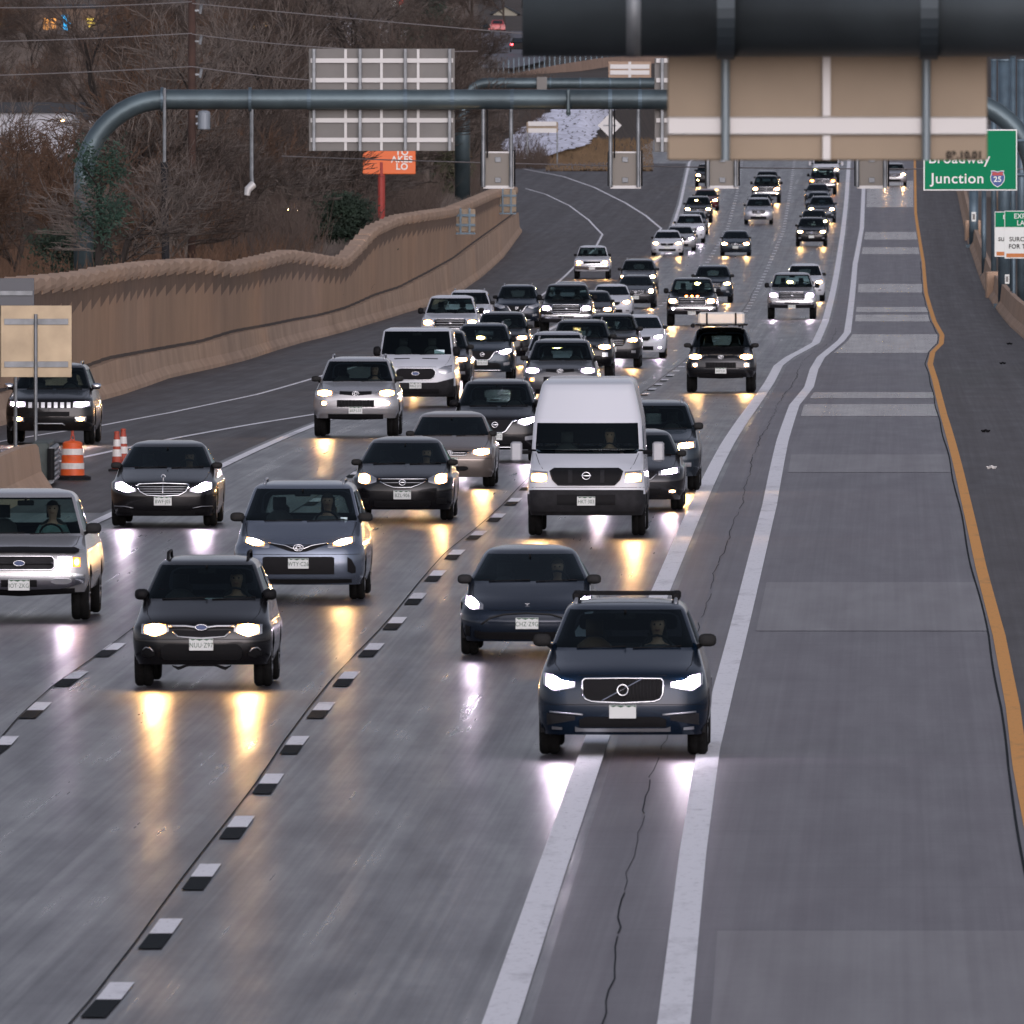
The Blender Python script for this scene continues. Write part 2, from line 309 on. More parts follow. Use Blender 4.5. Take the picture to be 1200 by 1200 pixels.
stripe("joint_line", lambda D: LANE2(D)-.16+.02*math.sin(D*.1), .016, 62, 900, M_CONTRAST)
stripe("joint_line", lambda D: LANE1(D)-.10+.02*math.sin(D*.13), .016, 62, 900, M_CONTRAST)
stripe("lane_line", EDGE_C, .20, 300, 1700, M_WHITE)
stripe("lane_line", RAMP_L, .13, 300, D_of(221), M_WHITE)
B_line = line([(60,543),(100,536),(200,515),(300,497),(375,485)])
stripe("lane_line", B_line, .16, D_of(545), D_of(484), M_WHITE)
D_line = line([(607,197),(660,207),(697,220),(733,238),(757,253),(775,268),(740,300),(700,330)])
stripe("lane_line", D_line, .16, D_of(272), D_of(198), M_WHITE)
k = 0
for D0 in np.arange(152.3-12.4*7, 1650, 12.4):
    for fn in (LANE2, LANE1):
        if fn is LANE1 and D0 < 140: continue
        strip("lane_dash", lambda D: fn(D)-.105, lambda D: fn(D)+.105, float(D0), float(D0)+3.05, M_WHITE, .014)
        if D0 < 560: strip("lane_dash_contrast", lambda D: fn(D)-.105, lambda D: fn(D)+.105, float(D0)-3.0, float(D0)-.02, M_CONTRAST, .013)  # black contrast marking ahead of each white dash
# terrain -----------------------------------------------------------------
TL = [(60,-.3),(330,-.2),(430,.7),(470,1.5),(600,1.6),(750,1.6),(1000,1.8),(1150,2.2),(1300,4.8),(1500,8.0),(2000,13.5),(2400,20),(3000,34),(3600,50)]
TR = [(60,-.1),(1446,3.3),(1500,3.8),(1700,5.4),(2100,8),(2500,11.5),(2900,18),(3300,30),(3600,42)]
def terr(X, D):
    if D < 1165: e = WALLX(D)-.6
    else: e = LEFTX(D)-1.0
    zl = float(np.interp(D, [a for a, b in TL], [b for a, b in TL])); z_r = zr(D)-.12 if D < 2500 else float(np.interp(D, [a for a, b in TR], [b for a, b in TR]))
    if D < 2500: z_r = zr(D)-.12
    t = min(1, max(0, (e-X)/(1.0 if D < 1165 else 3.5))); t = t*t*(3-2*t)
    # embankment between the ramp and the main line
    z = z_r*(1-t)+zl*t
    if D > 1450:
        u = min(1, max(0, (D-1500)/60)); u = u*u*(3-2*u); r = EDGE_C(D)-5.5
        q = min(1, max(0, (r-X)/4)); q = q*q*(3-2*q); z = max(z, z_r+(q*u)*max(0, zl-z_r+1.0))
    if D > 1900:
        r = RIGHTX(D); q = min(1, max(0, (X-r)/8)); z = max(z, z_r+q*(D-1900)*.010)
    return z
def ground_hit(x, y, d0=1450, d1=3500):
    D = d0
    while D < d1:
        X, _, Z = P(x, y, D)
        if terr(X, D) >= Z:
            lo, hi = D-5, D
            for _ in range(7):
                mid = (lo+hi)/2; X, _2, Z = P(x, y, mid)
                if terr(X, mid) >= Z: hi = mid
                else: lo = mid
            return (X, hi, terr(X, hi))
        D += 5
    return P(x, y, d1)
xs = list(np.concatenate([[-160,-110,-80,-60,-45,-36,-30], np.arange(-26, 40, 1.0), [44,50,60,80,120,180]])); ys = list(np.concatenate([np.arange(40, 1440, 20), np.arange(1440, 1700, 5), np.arange(1700, 3600, 40)]))
v = []; f = []
for D in ys:
    for X in xs:
        r = 0.0
        if D < 3600: r = .10*math.sin(X*.7+D*.03)*math.sin(D*.021) if X < WALLX(D)-2 else 0
        v.append((X, D, terr(float(X), float(D))+r-.03))
w = len(xs)
for i in range(len(ys)-1):
    for j in range(w-1): f.append((i*w+j, i*w+j+1, (i+1)*w+j+1, (i+1)*w+j))
M_GROUND = mat("dead_grass_ground", (.045, .034, .026), .95, noise=(.35, .55), bump=(3, .6))
tag(mesh("ground", v, f, M_GROUND, smooth=True), kind="structure")
# snow lying on the bank between ramp and main line
M_SNOW = mat("patchy_snow", (.64, .66, .76), .75, noise=(1.2, .25), bump=(5, .5))
def patch_on_ground(name, poly, m, h, ny=26, nx=26, ragged=0.0, d0=1450):
    """poly: rows (y, xl, xr) in the photo, laid on the terrain"""
    v = []; f = []
    ysr = np.linspace(poly[0][0], poly[-1][0], ny)
    for yy in ysr:
        a = float(np.interp(yy, [p[0] for p in poly], [p[1] for p in poly])); b = float(np.interp(yy, [p[0] for p in poly], [p[2] for p in poly]))
        a += random.uniform(-ragged, ragged); b += random.uniform(-ragged, ragged)
        for k in range(nx):
            X, D, Z = ground_hit(a+(b-a)*k/(nx-1), yy, d0); v.append((X, D, Z+h))
    for i in range(ny-1):
        for j in range(nx-1):
            if ragged and random.random() < .05: continue
            f.append((i*nx+j, (i+1)*nx+j, (i+1)*nx+j+1, i*nx+j+1))
    return tag(mesh(name, v, f, m, smooth=True), kind="structure")
patch_on_ground("snow", [(126,655,725),(140,640,715),(160,605,700),(175,590,690),(193,585,628)], M_SNOW, .48, 60, 60, 4)
M_ASPH2 = mat("far_asphalt", (.085, .082, .095), .6, noise=(.3, .2))
patch_on_ground("side_road", [(40,540,640),(58,528,640),(76,535,640),(84,560,600)], M_ASPH2, .35, 10, 12)
# ---------------------------------------------------------------- sound wall on the left
def zpt(y, D): return CAM_Z-(y-HOR)*D/F_PX
wall = tag(empty("retaining_wall", (wallX[3], wallD[3], zr(wallD[3]))), "long tan concrete retaining wall with ribbed scalloped top running beside the left ramp lane", "wall")
W0 = Vector(wall.location)
zt = [zpt(p[3], D) for p, D in zip(WALL_PTS, wallD)]; zm = [zpt(p[2], D) for p, D in zip(WALL_PTS, wallD)]
def wz(D, arr): return float(np.interp(D, wallD, arr))
body = MB(); cap = MB(); band = MB(); base = MB(); ledge = MB()
D = wallD[0]-60; D_end = wallD[-1]
def L_(p): return (p[0]-W0.x, p[1]-W0.y, p[2]-W0.z)
def qprism(mb, D0, D1, prof0, prof1):
    n = len(prof0); v = [L_((a, D0, z)) for a, z in prof0]+[L_((a, D1, z)) for a, z in prof1]
    mb.add(v, [(i, (i+1) % n, n+(i+1) % n, n+i) for i in range(n)]+[tuple(range(n-1, -1, -1)), tuple(range(n, 2*n))])
step = 6.1
while D < D_end-1:
    D1 = min(D+step, D_end); a, b = WALLX(D)-.45, WALLX(D1)-.45
    t0, t1 = wz(D, zt), wz(D1, zt); m0, m1 = wz(D, zm), wz(D1, zm); g0, g1 = zr(D), zr(D1); tt = (t0+t1)/2
    o = .06; tl0, tl1 = (t0, t1) if abs(t1-t0) > .35 else (tt-.05, tt+.05)
    # sawtooth plan: each panel turns out towards its far end
    qprism(body, D, D1, [(a, m0-.1), (a-.0, tl0-.30), (a-.35, tl0-.30), (a-.35, g0-.2), (a, g0-.2)], [(b+o, m1-.1), (b+o, tl1-.30), (b-.35, tl1-.30), (b-.35, g1-.2), (b+o, g1-.2)])
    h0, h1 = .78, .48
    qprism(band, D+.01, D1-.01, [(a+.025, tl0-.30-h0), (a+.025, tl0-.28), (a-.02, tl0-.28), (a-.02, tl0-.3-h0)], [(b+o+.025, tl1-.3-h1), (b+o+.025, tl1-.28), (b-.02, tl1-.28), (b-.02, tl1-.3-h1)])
    for (qa, qb, ea) in ((0, .5, 0), (.5, 1, 0)):
        Da, Db = D+(D1-D)*qa, D+(D1-D)*qb; za = tl0+(tl1-tl0)*qa; zb_ = tl0+(tl1-tl0)*qb; xa = a+(b-a)*qa; xb = a+(b-a)*qb
        ra = -.13 if qa == 0 else 0; rb = -.13 if qb == 1 else 0
        qprism(cap, Da+.015, Db-.015, [(xa+.10, za-.42), (xa+.14, za-.30), (xa+.13, za-.05+ra), (xa+.04, za+ra), (xa-.40, za+ra), (xa-.40, za-.42)], [(xb+o+.10, zb_-.42), (xb+o+.14, zb_-.30), (xb+o+.13, zb_-.05+rb), (xb+o+.04, zb_+rb), (xb-.40, zb_+rb), (xb-.40, zb_-.42)])
    A, B = WALLX(D), WALLX(D1)
    qprism(base, D, D1, [(A, g0-.1), (A-.02, g0+.12), (A-.16, g0+.35), (A-.22, m0), (A-.50, m0), (A-.50, g0-.1)], [(B, g1-.1), (B-.02, g1+.12), (B-.16, g1+.35), (B-.22, m1), (B-.50, m1), (B-.50, g1-.1)])
    qprism(ledge, D, D1, [(a+.015, m0+.01), (a+.015, m0+.10), (a-.03, m0+.10), (a-.03, m0+.01)], [(b+o+.015, m1+.01), (b+o+.015, m1+.10), (b-.03, m1+.10), (b-.03, m1+.01)])
    D = D1
def wallmat(name, c1, c2, vs):
    m = mat(name, c1, .85, bump=(4, .4)); n = m.node_tree; b = n.nodes["Principled BSDF"]; tc = n.nodes.new("ShaderNodeTexCoord")
    mp = n.nodes.new("ShaderNodeMapping"); mp.inputs["Scale"].default_value = (.4, .16, .12*vs); n.links.new(tc.outputs["Object"], mp.inputs[0])
    t = n.nodes.new("ShaderNodeTexNoise"); t.inputs["Scale"].default_value = 2.2; t.inputs["Detail"].default_value = 9; t.inputs["Roughness"].default_value = .65; n.links.new(mp.outputs[0], t.inputs[0])
    r = n.nodes.new("ShaderNodeValToRGB"); r.color_ramp.elements[0].position = .32; r.color_ramp.elements[0].color = (*c2, 1); r.color_ramp.elements[1].position = .68; r.color_ramp.elements[1].color = (*c1, 1)
    n.links.new(t.outputs[0], r.inputs[0]); n.links.new(r.outputs[0], b.inputs["Base Color"]); return m
M_WALL = wallmat("wall_concrete", (.36, .235, .150), (.265, .172, .110), 1); M_CAP = wallmat("cap_concrete", (.46, .32, .225), (.32, .22, .15), 1)
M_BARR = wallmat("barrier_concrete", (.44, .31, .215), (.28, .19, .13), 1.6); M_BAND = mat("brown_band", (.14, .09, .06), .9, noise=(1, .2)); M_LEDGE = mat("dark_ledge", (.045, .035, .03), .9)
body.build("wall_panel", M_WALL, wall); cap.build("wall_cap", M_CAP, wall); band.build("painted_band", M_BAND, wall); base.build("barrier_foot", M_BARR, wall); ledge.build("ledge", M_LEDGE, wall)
# right barrier: precast lengths butted end to end, each a thing
D = D_of(420); i = 0
lab_r = ["nearest", "second nearest", "third nearest", "fourth nearest", "fifth nearest", "sixth nearest", "seventh nearest", "eighth nearest", "ninth nearest"]
root = tag(empty("concrete_barrier", (BASE_R(700), 700, zr(700))), "tan concrete safety barrier along the right shoulder, stepping past the sign posts", "barrier"); R0 = Vector(root.location)
mb = MB(); buttr = MB()
while D < 1500:
    D1 = D+20
    pr = lambda DD: [(BASE_R(DD), zr(DD)-.1), (BASE_R(DD)+.04, zr(DD)+.1), (BASE_R(DD)+.22, zr(DD)+.34), (BASE_R(DD)+.30, zr(DD)+1.05), (BASE_R(DD)+.50, zr(DD)+1.05), (BASE_R(DD)+.75, zr(DD)-.1)]
    a, b = pr(D), pr(D1); n = 6
    mb.add([(x-R0.x, D-R0.y, z-R0.z) for x, z in a]+[(x-R0.x, D1-.03-R0.y, z-R0.z) for x, z in b], [(n+i_, n+(i_+1) % n, (i_+1) % n, i_) for i_ in range(n)]+[tuple(range(n)), tuple(range(2*n-1, n-1, -1))])
    D = D1
mb.build("barrier_body", M_BARR, root)
for DD in (D_of(283)+4, D_of(350)+3):
    buttr = MB(); buttr.box((BASE_R(DD)-.08-R0.x, DD-R0.y, zr(DD)-.1-R0.z), (BASE_R(DD)+.85-R0.x, DD+2.4-R0.y, zr(DD)+1.22-R0.z), .05)
    buttr.build("pier_block", M_CAP, root)
# second barrier and verge behind it
r2 = tag(empty("concrete_barrier", (BASE_R(620)+2.6, 620, zr(620))), "low concrete kerb wall behind the right barrier where the sign posts stand", "barrier"); R2 = Vector(r2.location); mb = MB()
for D in np.arange(540, 1300, 20):
    mb.add([(BASE_R(D)+2.4-R2.x, D-R2.y, zr(D)-.1-R2.z), (BASE_R(D)+2.5-R2.x, D-R2.y, zr(D)+.95-R2.z), (BASE_R(D)+2.8-R2.x, D-R2.y, zr(D)+.95-R2.z), (BASE_R(D)+2.9-R2.x, D-R2.y, zr(D)-.1-R2.z),
            (BASE_R(D+20)+2.4-R2.x, D+19.97-R2.y, zr(D+20)-.1-R2.z), (BASE_R(D+20)+2.5-R2.x, D+19.97-R2.y, zr(D+20)+.95-R2.z), (BASE_R(D+20)+2.8-R2.x, D+19.97-R2.y, zr(D+20)+.95-R2.z), (BASE_R(D+20)+2.9-R2.x, D+19.97-R2.y, zr(D+20)-.1-R2.z)],
           [(4, 5, 1, 0), (5, 6, 2, 1), (6, 7, 3, 2), (0, 1, 2, 3), (7, 6, 5, 4)])
mb.build("barrier_body", M_BARR, r2)
strip("verge", lambda D: BASE_R(D)+.4, lambda D: BASE_R(D)+2.6, 500, 1500, mat("gravel_verge", (.15, .125, .105), .95, noise=(2, .3)), .02)
strip("opposite_carriageway", lambda D: BASE_R(D)+2.8, lambda D: BASE_R(D)+22, 62, 2400, M_SHLD, .01, 2)
# left barrier nose with crash cushion
M_GALV = mat("galvanised_steel", (.20, .215, .225), .5, .7, noise=(3, .25)); M_POST = mat("blue_grey_steel", (.10, .145, .175), .45, .45, noise=(1.5, .25)); M_GREYP = mat("grey_panel", (.17, .165, .155), .6, .2, noise=(1, .1)); M_TANP = mat("tan_panel", (.26, .205, .140), .55, .1, noise=(1.5, .12)); M_STR = mat("pale_stringer", (.50, .50, .49), .5, .3)
Xn, Dn = XD(55, 573)
nb = tag(empty("concrete_barrier", (Xn, Dn, zr(Dn))), "tan concrete barrier nose at the left edge, ending at the orange barrel", "barrier"); mb = MB()
for (d0, d1) in ((-60, 0),):
    pr = lambda d, h: [(-.62+.021*d, 0), (-.56+.021*d, .1), (-.40+.021*d, .34), (-.34+.021*d, h), (-.16+.021*d, h), (-.10+.021*d, .34), (.06+.021*d, .1), (.12+.021*d, 0)]
    st = [(-60, .92), (-30, .92), (-6, .92), (-1, .88), (0, .80)]
    v = []
    for d, h in st: v += [(x, d, z+zr(Dn+d)-zr(Dn)) for x, z in pr(d, h)]
    ff = [(i*8+k, i*8+(k+1) % 8, (i+1)*8+(k+1) % 8, (i+1)*8+k) for i in range(len(st)-1) for k in range(8)]+[tuple(range(7, -1, -1)), tuple(range(8*(len(st)-1), 8*len(st)))]
    mb.add(v, ff)
mb.build("barrier_body", M_CAP, nb)
cc = tag(empty("crash_cushion", (Xn+.02, Dn+1.5, zr(Dn))), "grey corrugated steel crash cushion between the concrete nose and the orange barrel", "crash cushion")
mb = MB()
for i in range(7):
    z = .12+i*.10; mb.tube([(.02, 0, z), (.02, 4.5, z)], .055, 8); mb.tube([(-.40, 0, z), (-.40, 4.5, z)], .055, 8)
mb.build("side_rail", M_GALV, cc)
mb = MB(); mb.box((-.36, .1, 0), (-.02, 4.2, .86), .03); mb.build("cushion_box", mat("dull_green_grey", (.06, .075, .07), .7, noise=(3, .3)), cc)
mb = MB(); mb.tube([(.02, -.05, .15), (.02, -.05, .75)], .07, 8); mb.build("anchor_bar", M_BLACK, cc)
# ---------------------------------------------------------------- vehicles
NF, NC, NS = 12, 8, 30          # outline points: front, corner, side (per half)
def sm(tab):
    zs = [a for a, b in tab]; vs = [b for a, b in tab]
    return lambda z: float(sum(np.interp(z+o, zs, vs) for o in (-.016, -.008, 0, .008, .016))/5)
class Car:
    """body lofted from horizontal outlines; local frame: front axle at y=0, nose towards -y, driver on +x"""
    def __init__(s, name, L=4.7, w=.93, ov=.9, wb=2.75, rw=.35, zb=.26, zh=.92, zc=1.10, yc=1.1, zr=1.68, yr=2.0, wbelt=.86, wr=.60, style='suv',
                 crown=.12, hoodcrown=.30, corner=(.30, .34), clad=0, hoodflat=0, tail=None, wtop=None, wsz=None, rear_bump=0, tw=.235, pil=4, roofdrop=.10):
        s.root = empty(name); s.L = L; s.ov = ov; s.zr = zr; s.w = w; s.zb = zb; s.clad = clad; s.zc = zc; s.yc = yc; s.yr = yr; s.wr = wr; s.wb = wb
        o = ov
        zw = zr-roofdrop                                   # top of windshield
        s.zw = zw
        hf = [(zh, .13), (zh+(zc-zh)*.25, .13+(yc-.13)*.18), (zh+(zc-zh)*.6, .13+(yc-.13)*.52), (zc-.01, yc-.10), (zc+.01, yc+.02)]
        s.F = sm([(zb-.05, .18), (zb, .10), (zb+.12, .03), (zb+.2, .01), (.55 if zh > .7 else .5, .0), (zh-.16, .015), (zh-.05, .05)]+hf+[(zw, yr), (zr-.04, yr+.22), (zr-.015, yr+.6), (zr, yr+1.0)])
        ty = L
        if style == 'suv': R = [(zb, ty-.12), (.45, ty), (.75, ty-.01), (1.0, ty-.05), (zc, ty-.10), (zr-.2, ty-.42), (zr-.06, ty-.62), (zr-.02, ty-.9), (zr, ty-1.3)]
        elif style == 'sedan': R = [(zb, ty-.1), (.45, ty), (.8, ty-.02), (zc-.06, ty-.06), (zc-.01, ty-.22), (zc+.04, ty-.72), (zc+.10, ty-.95), (zw, ty-1.75), (zr-.02, ty-2.0), (zr, ty-2.3)]
        elif style == 'pickup': cr = yc+2.9 if not tail else tail; R = [(zb, ty-.1), (.5, ty), (1.0, ty-.02), (zc+.0, ty-.02), (zc+.03, ty-.05), (zc+.05, cr), (zw, cr-.15), (zr-.02, cr-.3), (zr, cr-.55)]
        else: R = [(zb, ty-.1), (.5, ty), (zr-.3, ty-.05), (zr-.06, ty-.12), (zr-.02, ty-.25), (zr, ty-.6)]
        s.R = sm(R)
        if not wtop: wtop = [(zc, wbelt), (zw, wr+.05), (zr-.04, wr-.02), (zr-.015, wr-.12), (zr, wr-.30)]
        s.Wf = sm([(zb-.05, w-.10), (zb, w-.06), (zb+.15, w-.015), (.6, w), (.78, w-.005), (zh-.02, w-.04)]+wtop)
        s.Cf = sm([(zb, crown), (zh-.1, crown), (zh+.02, crown+.06), ((zh+zc)/2, hoodcrown), (zc-.01, hoodcrown*.9), (zc+.04, .20), (zw, .16), (zr, .14)])
        s.rx = sm([(zb, corner[0]), (zh, corner[0]), (zc-.02, .26), (zc+.04, .15), (zr, .15)]); s.ry = sm([(zb, corner[1]), (zh, corner[1]), (zc-.02, .30), (zc+.04, .13), (zr, .13)])
        zs = list(np.linspace(zb, zb+.2, 4))+list(np.linspace(zb+.28, zh-.08, 6))+list(np.linspace(zh-.04, zc-.02, 11))+[zc-.008, zc+.02, zc+.05]+(list(np.linspace(zc+.11, zw, 8)) if not wsz else list(np.linspace(wsz[0]+.04, wsz[1], 9))+list(np.linspace(wsz[1]+.06, zw, 6)))+list(np.linspace(zw+.02, zr-.012, 6))+[zr-.004]
        s.zs = zs; n1 = NF+NC+NS+NC+NF; s.n1 = n1
        v = []; N = 2*n1
        for z in zs:
            half = s.outline(z); v += [(x, y-o, z) for x, y in half]; v += [(-x, y-o, z) for x, y in reversed(half)]
        v = [list(p) for p in v]
        # wheel arches
        arch = []; RA = rw+.055
        for k in range(len(zs)-1):
            for i in range(N):
                j = (i+1) % N; q = (k*N+i, k*N+j, (k+1)*N+j, (k+1)*N+i); arch.append(q)
        keep = []; cut = set(); wheels = [(0, rw), (wb, rw)]
        def inside(q):
            cx = sum(v[a][0] for a in q)/4; cy = sum(v[a][1] for a in q)/4; cz = sum(v[a][2] for a in q)/4
            return abs(cx) > w*.72 and any((cy-a)**2+(cz-b)**2 < RA*RA for a, b in wheels)
        isin = [inside(q) for q in arch]
        for q, t in zip(arch, isin):
            if t: cut.update(q)
        kept = [q for q, t in zip(arch, isin) if not t]; bd = set(a for q in kept for a in q) & cut
        for a in bd:
            for (cy, cz) in wheels:
                dy, dz = v[a][1]-cy, v[a][2]-cz; d = math.hypot(dy, dz)
                if d < RA*1.45 and d > .05 and v[a][2] > zb+.01: v[a][1] = cy+dy/d*RA; v[a][2] = max(zb, cz+dz/d*RA)
        s.v = v; s.N = N
        # regions
        kws = [k for k, z in enumerate(zs[:-1]) if z > zc+.012 and zs[k+1] <= zw+.012]
        if wsz: kws = [k for k, z in enumerate(zs[:-1]) if z > wsz[0] and zs[k+1] <= wsz[1]+.001]
        k0, k1 = kws[0], kws[-1]; fc = NF+NC-pil
        idx = {q: n for n, q in enumerate(arch)}
        body = []; ws = []; sl = []; sr = []; rw_ = []; low = []
        gs = {'suv': [(1, 10), (11, 19), (20, 28)], 'sedan': [(1, 13), (14, 26)], 'pickup': [(1, 12), (13, 26)], 'van': [(1, 7)]}[style]
        for k in range(len(zs)-1):
            for i in range(N):
                q = (k*N+i, k*N+(i+1) % N, (k+1)*N+(i+1) % N, (k+1)*N+i)
                if isin[idx[q]]: continue
                h = i if i < n1 else N-1-i-1 if i < N-1 else -1
                right = i < n1-1
                if i == n1-1 or i == N-1: h = -1
                if k0 <= k <= k1:
                    if h < fc and (h >= 0 or i == N-1): ws.append(q); continue
                    ks0, ks1 = (k0+1, k1-1)
                    if ks0 <= k <= ks1 and any(NF+NC+a-1 <= h < NF+NC+b for a, b in gs): (sl if right else sr).append(q); continue
                    if style != 'van' and k0+1 <= k <= k1-1 and (h >= NF+NC+NS+NC-4 or i == n1-1): rw_.append(q); continue
                (low if zs[k+1] < clad else body).append(q)
        top = tuple((len(zs)-1)*N+i for i in range(N)); body.append(top)
        def sub(name, fs, m, par=s.root, smooth=True, pm=False):
            if not fs: return None
            ax = {}
            for k_ in range(len(zs)): ax[k_*N+N-1] = k_*N; ax[k_*N+n1] = k_*N+n1-1
            fs = [tuple(dict.fromkeys(ax.get(a, a) for a in q)) for q in fs]; fs = [q for q in fs if len(q) > 2]
            used = sorted(set(a for q in fs for a in q)); mp = {a: i for i, a in enumerate(used)}
            o_ = mesh(name, [v[a] for a in used], [tuple(mp[a] for a in q) for q in fs], m, par, smooth)
            if pm: o_.material_slots[0].link = 'OBJECT'; o_.material_slots[0].material = m; o_["slotkey"] = 'paint'
            return o_
        s.body = sub("body", body, MATS["paint0"], pm=True)
        me = s.body.data
        s.windshield = sub("windshield", ws, GLASS); sub("side_window", sl, GLASS); sub("side_window", sr, GLASS); sub("rear_window", rw_, GLASS)
        if low: sub("lower_cladding", low, M_CLAD)
        # underside, cabin
        mb = MB(); zf = zb+.02; mb.box((-w+.27, .12-o+.10, zf), (w-.27, L-o-.25, zf+.10)); mb.box((-w+.10, rw+.12, zf), (w-.10, wb-rw-.12, zf+.14)); mb.box((-w+.28, -.42, zf+.05), (w-.28, wb+.45, zc-.25))
        mb.build("underbody", M_BLACK, s.root)
        mb = MB(); yd = yc-o; dz = zc-.035
        mb.box((-wbelt+.05, yd+.08, dz-.35), (wbelt-.05, yd+.62, dz), .04); mb.tube([(-.52, yd+.66, dz-.02), (.52, yd+.66, dz-.02)], .05, 8)
        mb.build("dashboard", M_CABIN, s.root)
        hip = min(zr, 1.98)-.13-.90; s.hip = (.37, yd+1.28, hip)
        mb = MB(); mb.tube([(.37+.17*math.cos(t), yd+.80-.05*math.sin(t), dz+.02+.16*math.sin(t)) for t in np.linspace(0, 2*math.pi, 17)], .016, 6, False); mb.tube([(.37, yd+.62, dz-.06), (.37, yd+.80, dz+.02)], .03, 6); mb.tube([(.21, yd+.81, dz+.02), (.53, yd+.81, dz+.02)], .018, 6)
        mb.build("steering_wheel", M_BLACK, s.root)
        s.sm = M_SEAT
        for sx in (-.37, .37):
            mb = MB(); mb.tube([(sx, yd+1.42, hip-.1), (sx, yd+1.50, hip+.2), (sx, yd+1.58, hip+.50), (sx, yd+1.60, hip+.58)], [.22, .235, .20, .10], 12); mb.tube([(sx-.10, yd+1.60, hip+.70), (sx+.10, yd+1.60, hip+.70)], [.10, .10], 10); mb.box((sx-.23, yd+.95, hip-.22), (sx+.23, yd+1.50, hip-.04), .05)
            mb.build("seat", M_SEAT, s.root, True)
        if style in ('suv', 'sedan'):
            mb = MB(); mb.box((-.60, yd+2.15, hip-.2), (.60, yd+2.35, hip+.50), .06)
            for sx in (-.36, .36): mb.box((sx-.12, yd+2.18, hip+.5), (sx+.12, yd+2.30, hip+.66), .04)
            mb.build("rear_seat", M_SEAT, s.root)
        # mirror inside, wipers
        zm = zw-.07; ym = np.interp(zm, [zc, zw], [yc, yr])-o+.10
        mb = MB(); mb.box((-.12, ym, zm-.045), (.12, ym+.03, zm+.03), .012); mb.tube([(0, ym, zm), (0, ym-.02, zm+.07)], .015, 6); mb.build("rear_view_mirror", M_BLACK, s.root)
        for sx, ex in ((-.55, .02), (.10, .66)):
            if name in ('white_van_',): continue
            p = []
            for t in np.linspace(0, 1, 6): x = sx+(ex-sx)*t; z = zc+.015+.02*t; p.append((x, s.fy(x, z)-.018, z+.004))
            mb = MB(); mb.tube(p, .008, 5); mb.build("wiper", M_BLACK, s.root)
        # wheels
        for (wx, wy) in ((-1, 0), (1, 0), (-1, wb), (1, wb)):
            xo = w-.012; c = (wx*(xo-tw/2), wy, rw)
            def disc(prof, n=28):
                vv = []; ff = []
                for (r, a) in prof:
                    for k in range(n): t = 2*math.pi*k/n; vv.append((wx*a, r*math.cos(t), r*math.sin(t)))
                for i in range(len(prof)-1):
                    for k in range(n): q = (k+1) % n; ff.append((i*n+k, i*n+q, (i+1)*n+q, (i+1)*n+k))
                return vv, ff
            h = tw/2; rr = rw-.12
            hub = MB(); hub.add(*disc([(rr, h-.03), (rr-.02, h-.06), (.10, h-.05), (.07, h-.02), (.001, h-.015)])) 
            for a in range(5):
                t = a*2*math.pi/5; c1, s1 = math.cos(t), math.sin(t)
                hub.tube([(wx*(h-.03), .06*c1, .06*s1), (wx*(h-.025), (rr-.01)*c1, (rr-.01)*s1)], [.035, .028], 5)
            wh = hub.build("wheel", M_RIM, s.root, True); wh.location = c
            ty_ = MB(); ty_.add(*disc([(rr, -h+.02), (rw-.04, -h), (rw-.012, -h+.02), (rw, -h+.04), (rw, -.02), (rw-.012, -.012), (rw-.012, .012), (rw, .02), (rw, h-.04), (rw-.012, h-.02), (rw-.04, h), (rr, h-.02), (rr-.01, h-.06), (rr-.01, -h+.02)])); ty_.build("tyre", M_TYRE, wh, True)
            ar = MB(); 
            for aa in np.linspace(-.25, math.pi+.25, 12)[:-1]:
                a2 = aa+(math.pi+.5)/11; pts = []
                for q in (aa, a2):
                    for xx in (w-.30, w-.03): pts.append((wx*xx, wy+(RA+.01)*math.cos(q), max(zb+.01, rw+(RA+.01)*math.sin(q))))
                ar.add(pts, [(0, 1, 3, 2)])
            ar.build("wheel_arch", M_BLACK, s.root)
        bpy_tail = s.rear_lights()
        s.bar("hood_gap", M_BLACK, [(w*.74, zh+.015), (w*.80, zh+(zc-zh)*.35), (wbelt*.93, zc-.02)], .0045, .001, True)
        s.bar("hood_gap", M_BLACK, [(x, zh-.035) for x in np.linspace(-w*.52, w*.52, 9)], .005, .001)
    def rear_lights(s):
        for sx in (-1, 1):
            z0 = min(.95, s.zc-.1); y = s.R(z0)-s.ov; mb = MB(); mb.box((min(sx*(s.w-.32), sx*(s.w-.16)), y-.20, z0-.12), (max(sx*(s.w-.32), sx*(s.w-.16)), y+.015, z0+.08), .02); mb.build("tail_light", mat("tail_red", (.25, .01, .01), .25, coat=.5), s.root)
    def outline(s, z):
        w, F, R, C, rx, ry = s.Wf(z), s.F(z), s.R(z), s.Cf(z), s.rx(z), s.ry(z); rx = min(rx, w*.6); p = []
        ym = (F+R)/2
        for i in range(NF): x = (w-rx)*i/NF; p.append((x, F+C*(x/w)**2))
        for i in range(NC+1):
            a = math.pi/2*i/NC; x = w-rx+rx*math.sin(a); p.append((x, F+C*(x/w)**2+ry*(1-math.cos(a))))
        y0 = p[-1][1]; Rc = .10; rx2 = min(.22, w*.5); ry2 = .2; y1 = R-Rc-ry2
        if y1 < y0+.1: y1 = y0+.1
        for i in range(1, NS): t = i/NS; p.append((w*(1+.012*math.sin(math.pi*t)), y0+(y1-y0)*t))
        q = []
        for i in range(NC+1):
            a = math.pi/2*(1-i/NC); x = w-rx2+rx2*math.sin(a); q.append((x, y1+ry2*math.cos(a)+Rc*(1-(x/w)**2)))
        for i in range(1, NF): x = (w-rx2)*(1-i/NF); q.append((x, y1+ry2+Rc*(1-(x/w)**2)))
        p += q
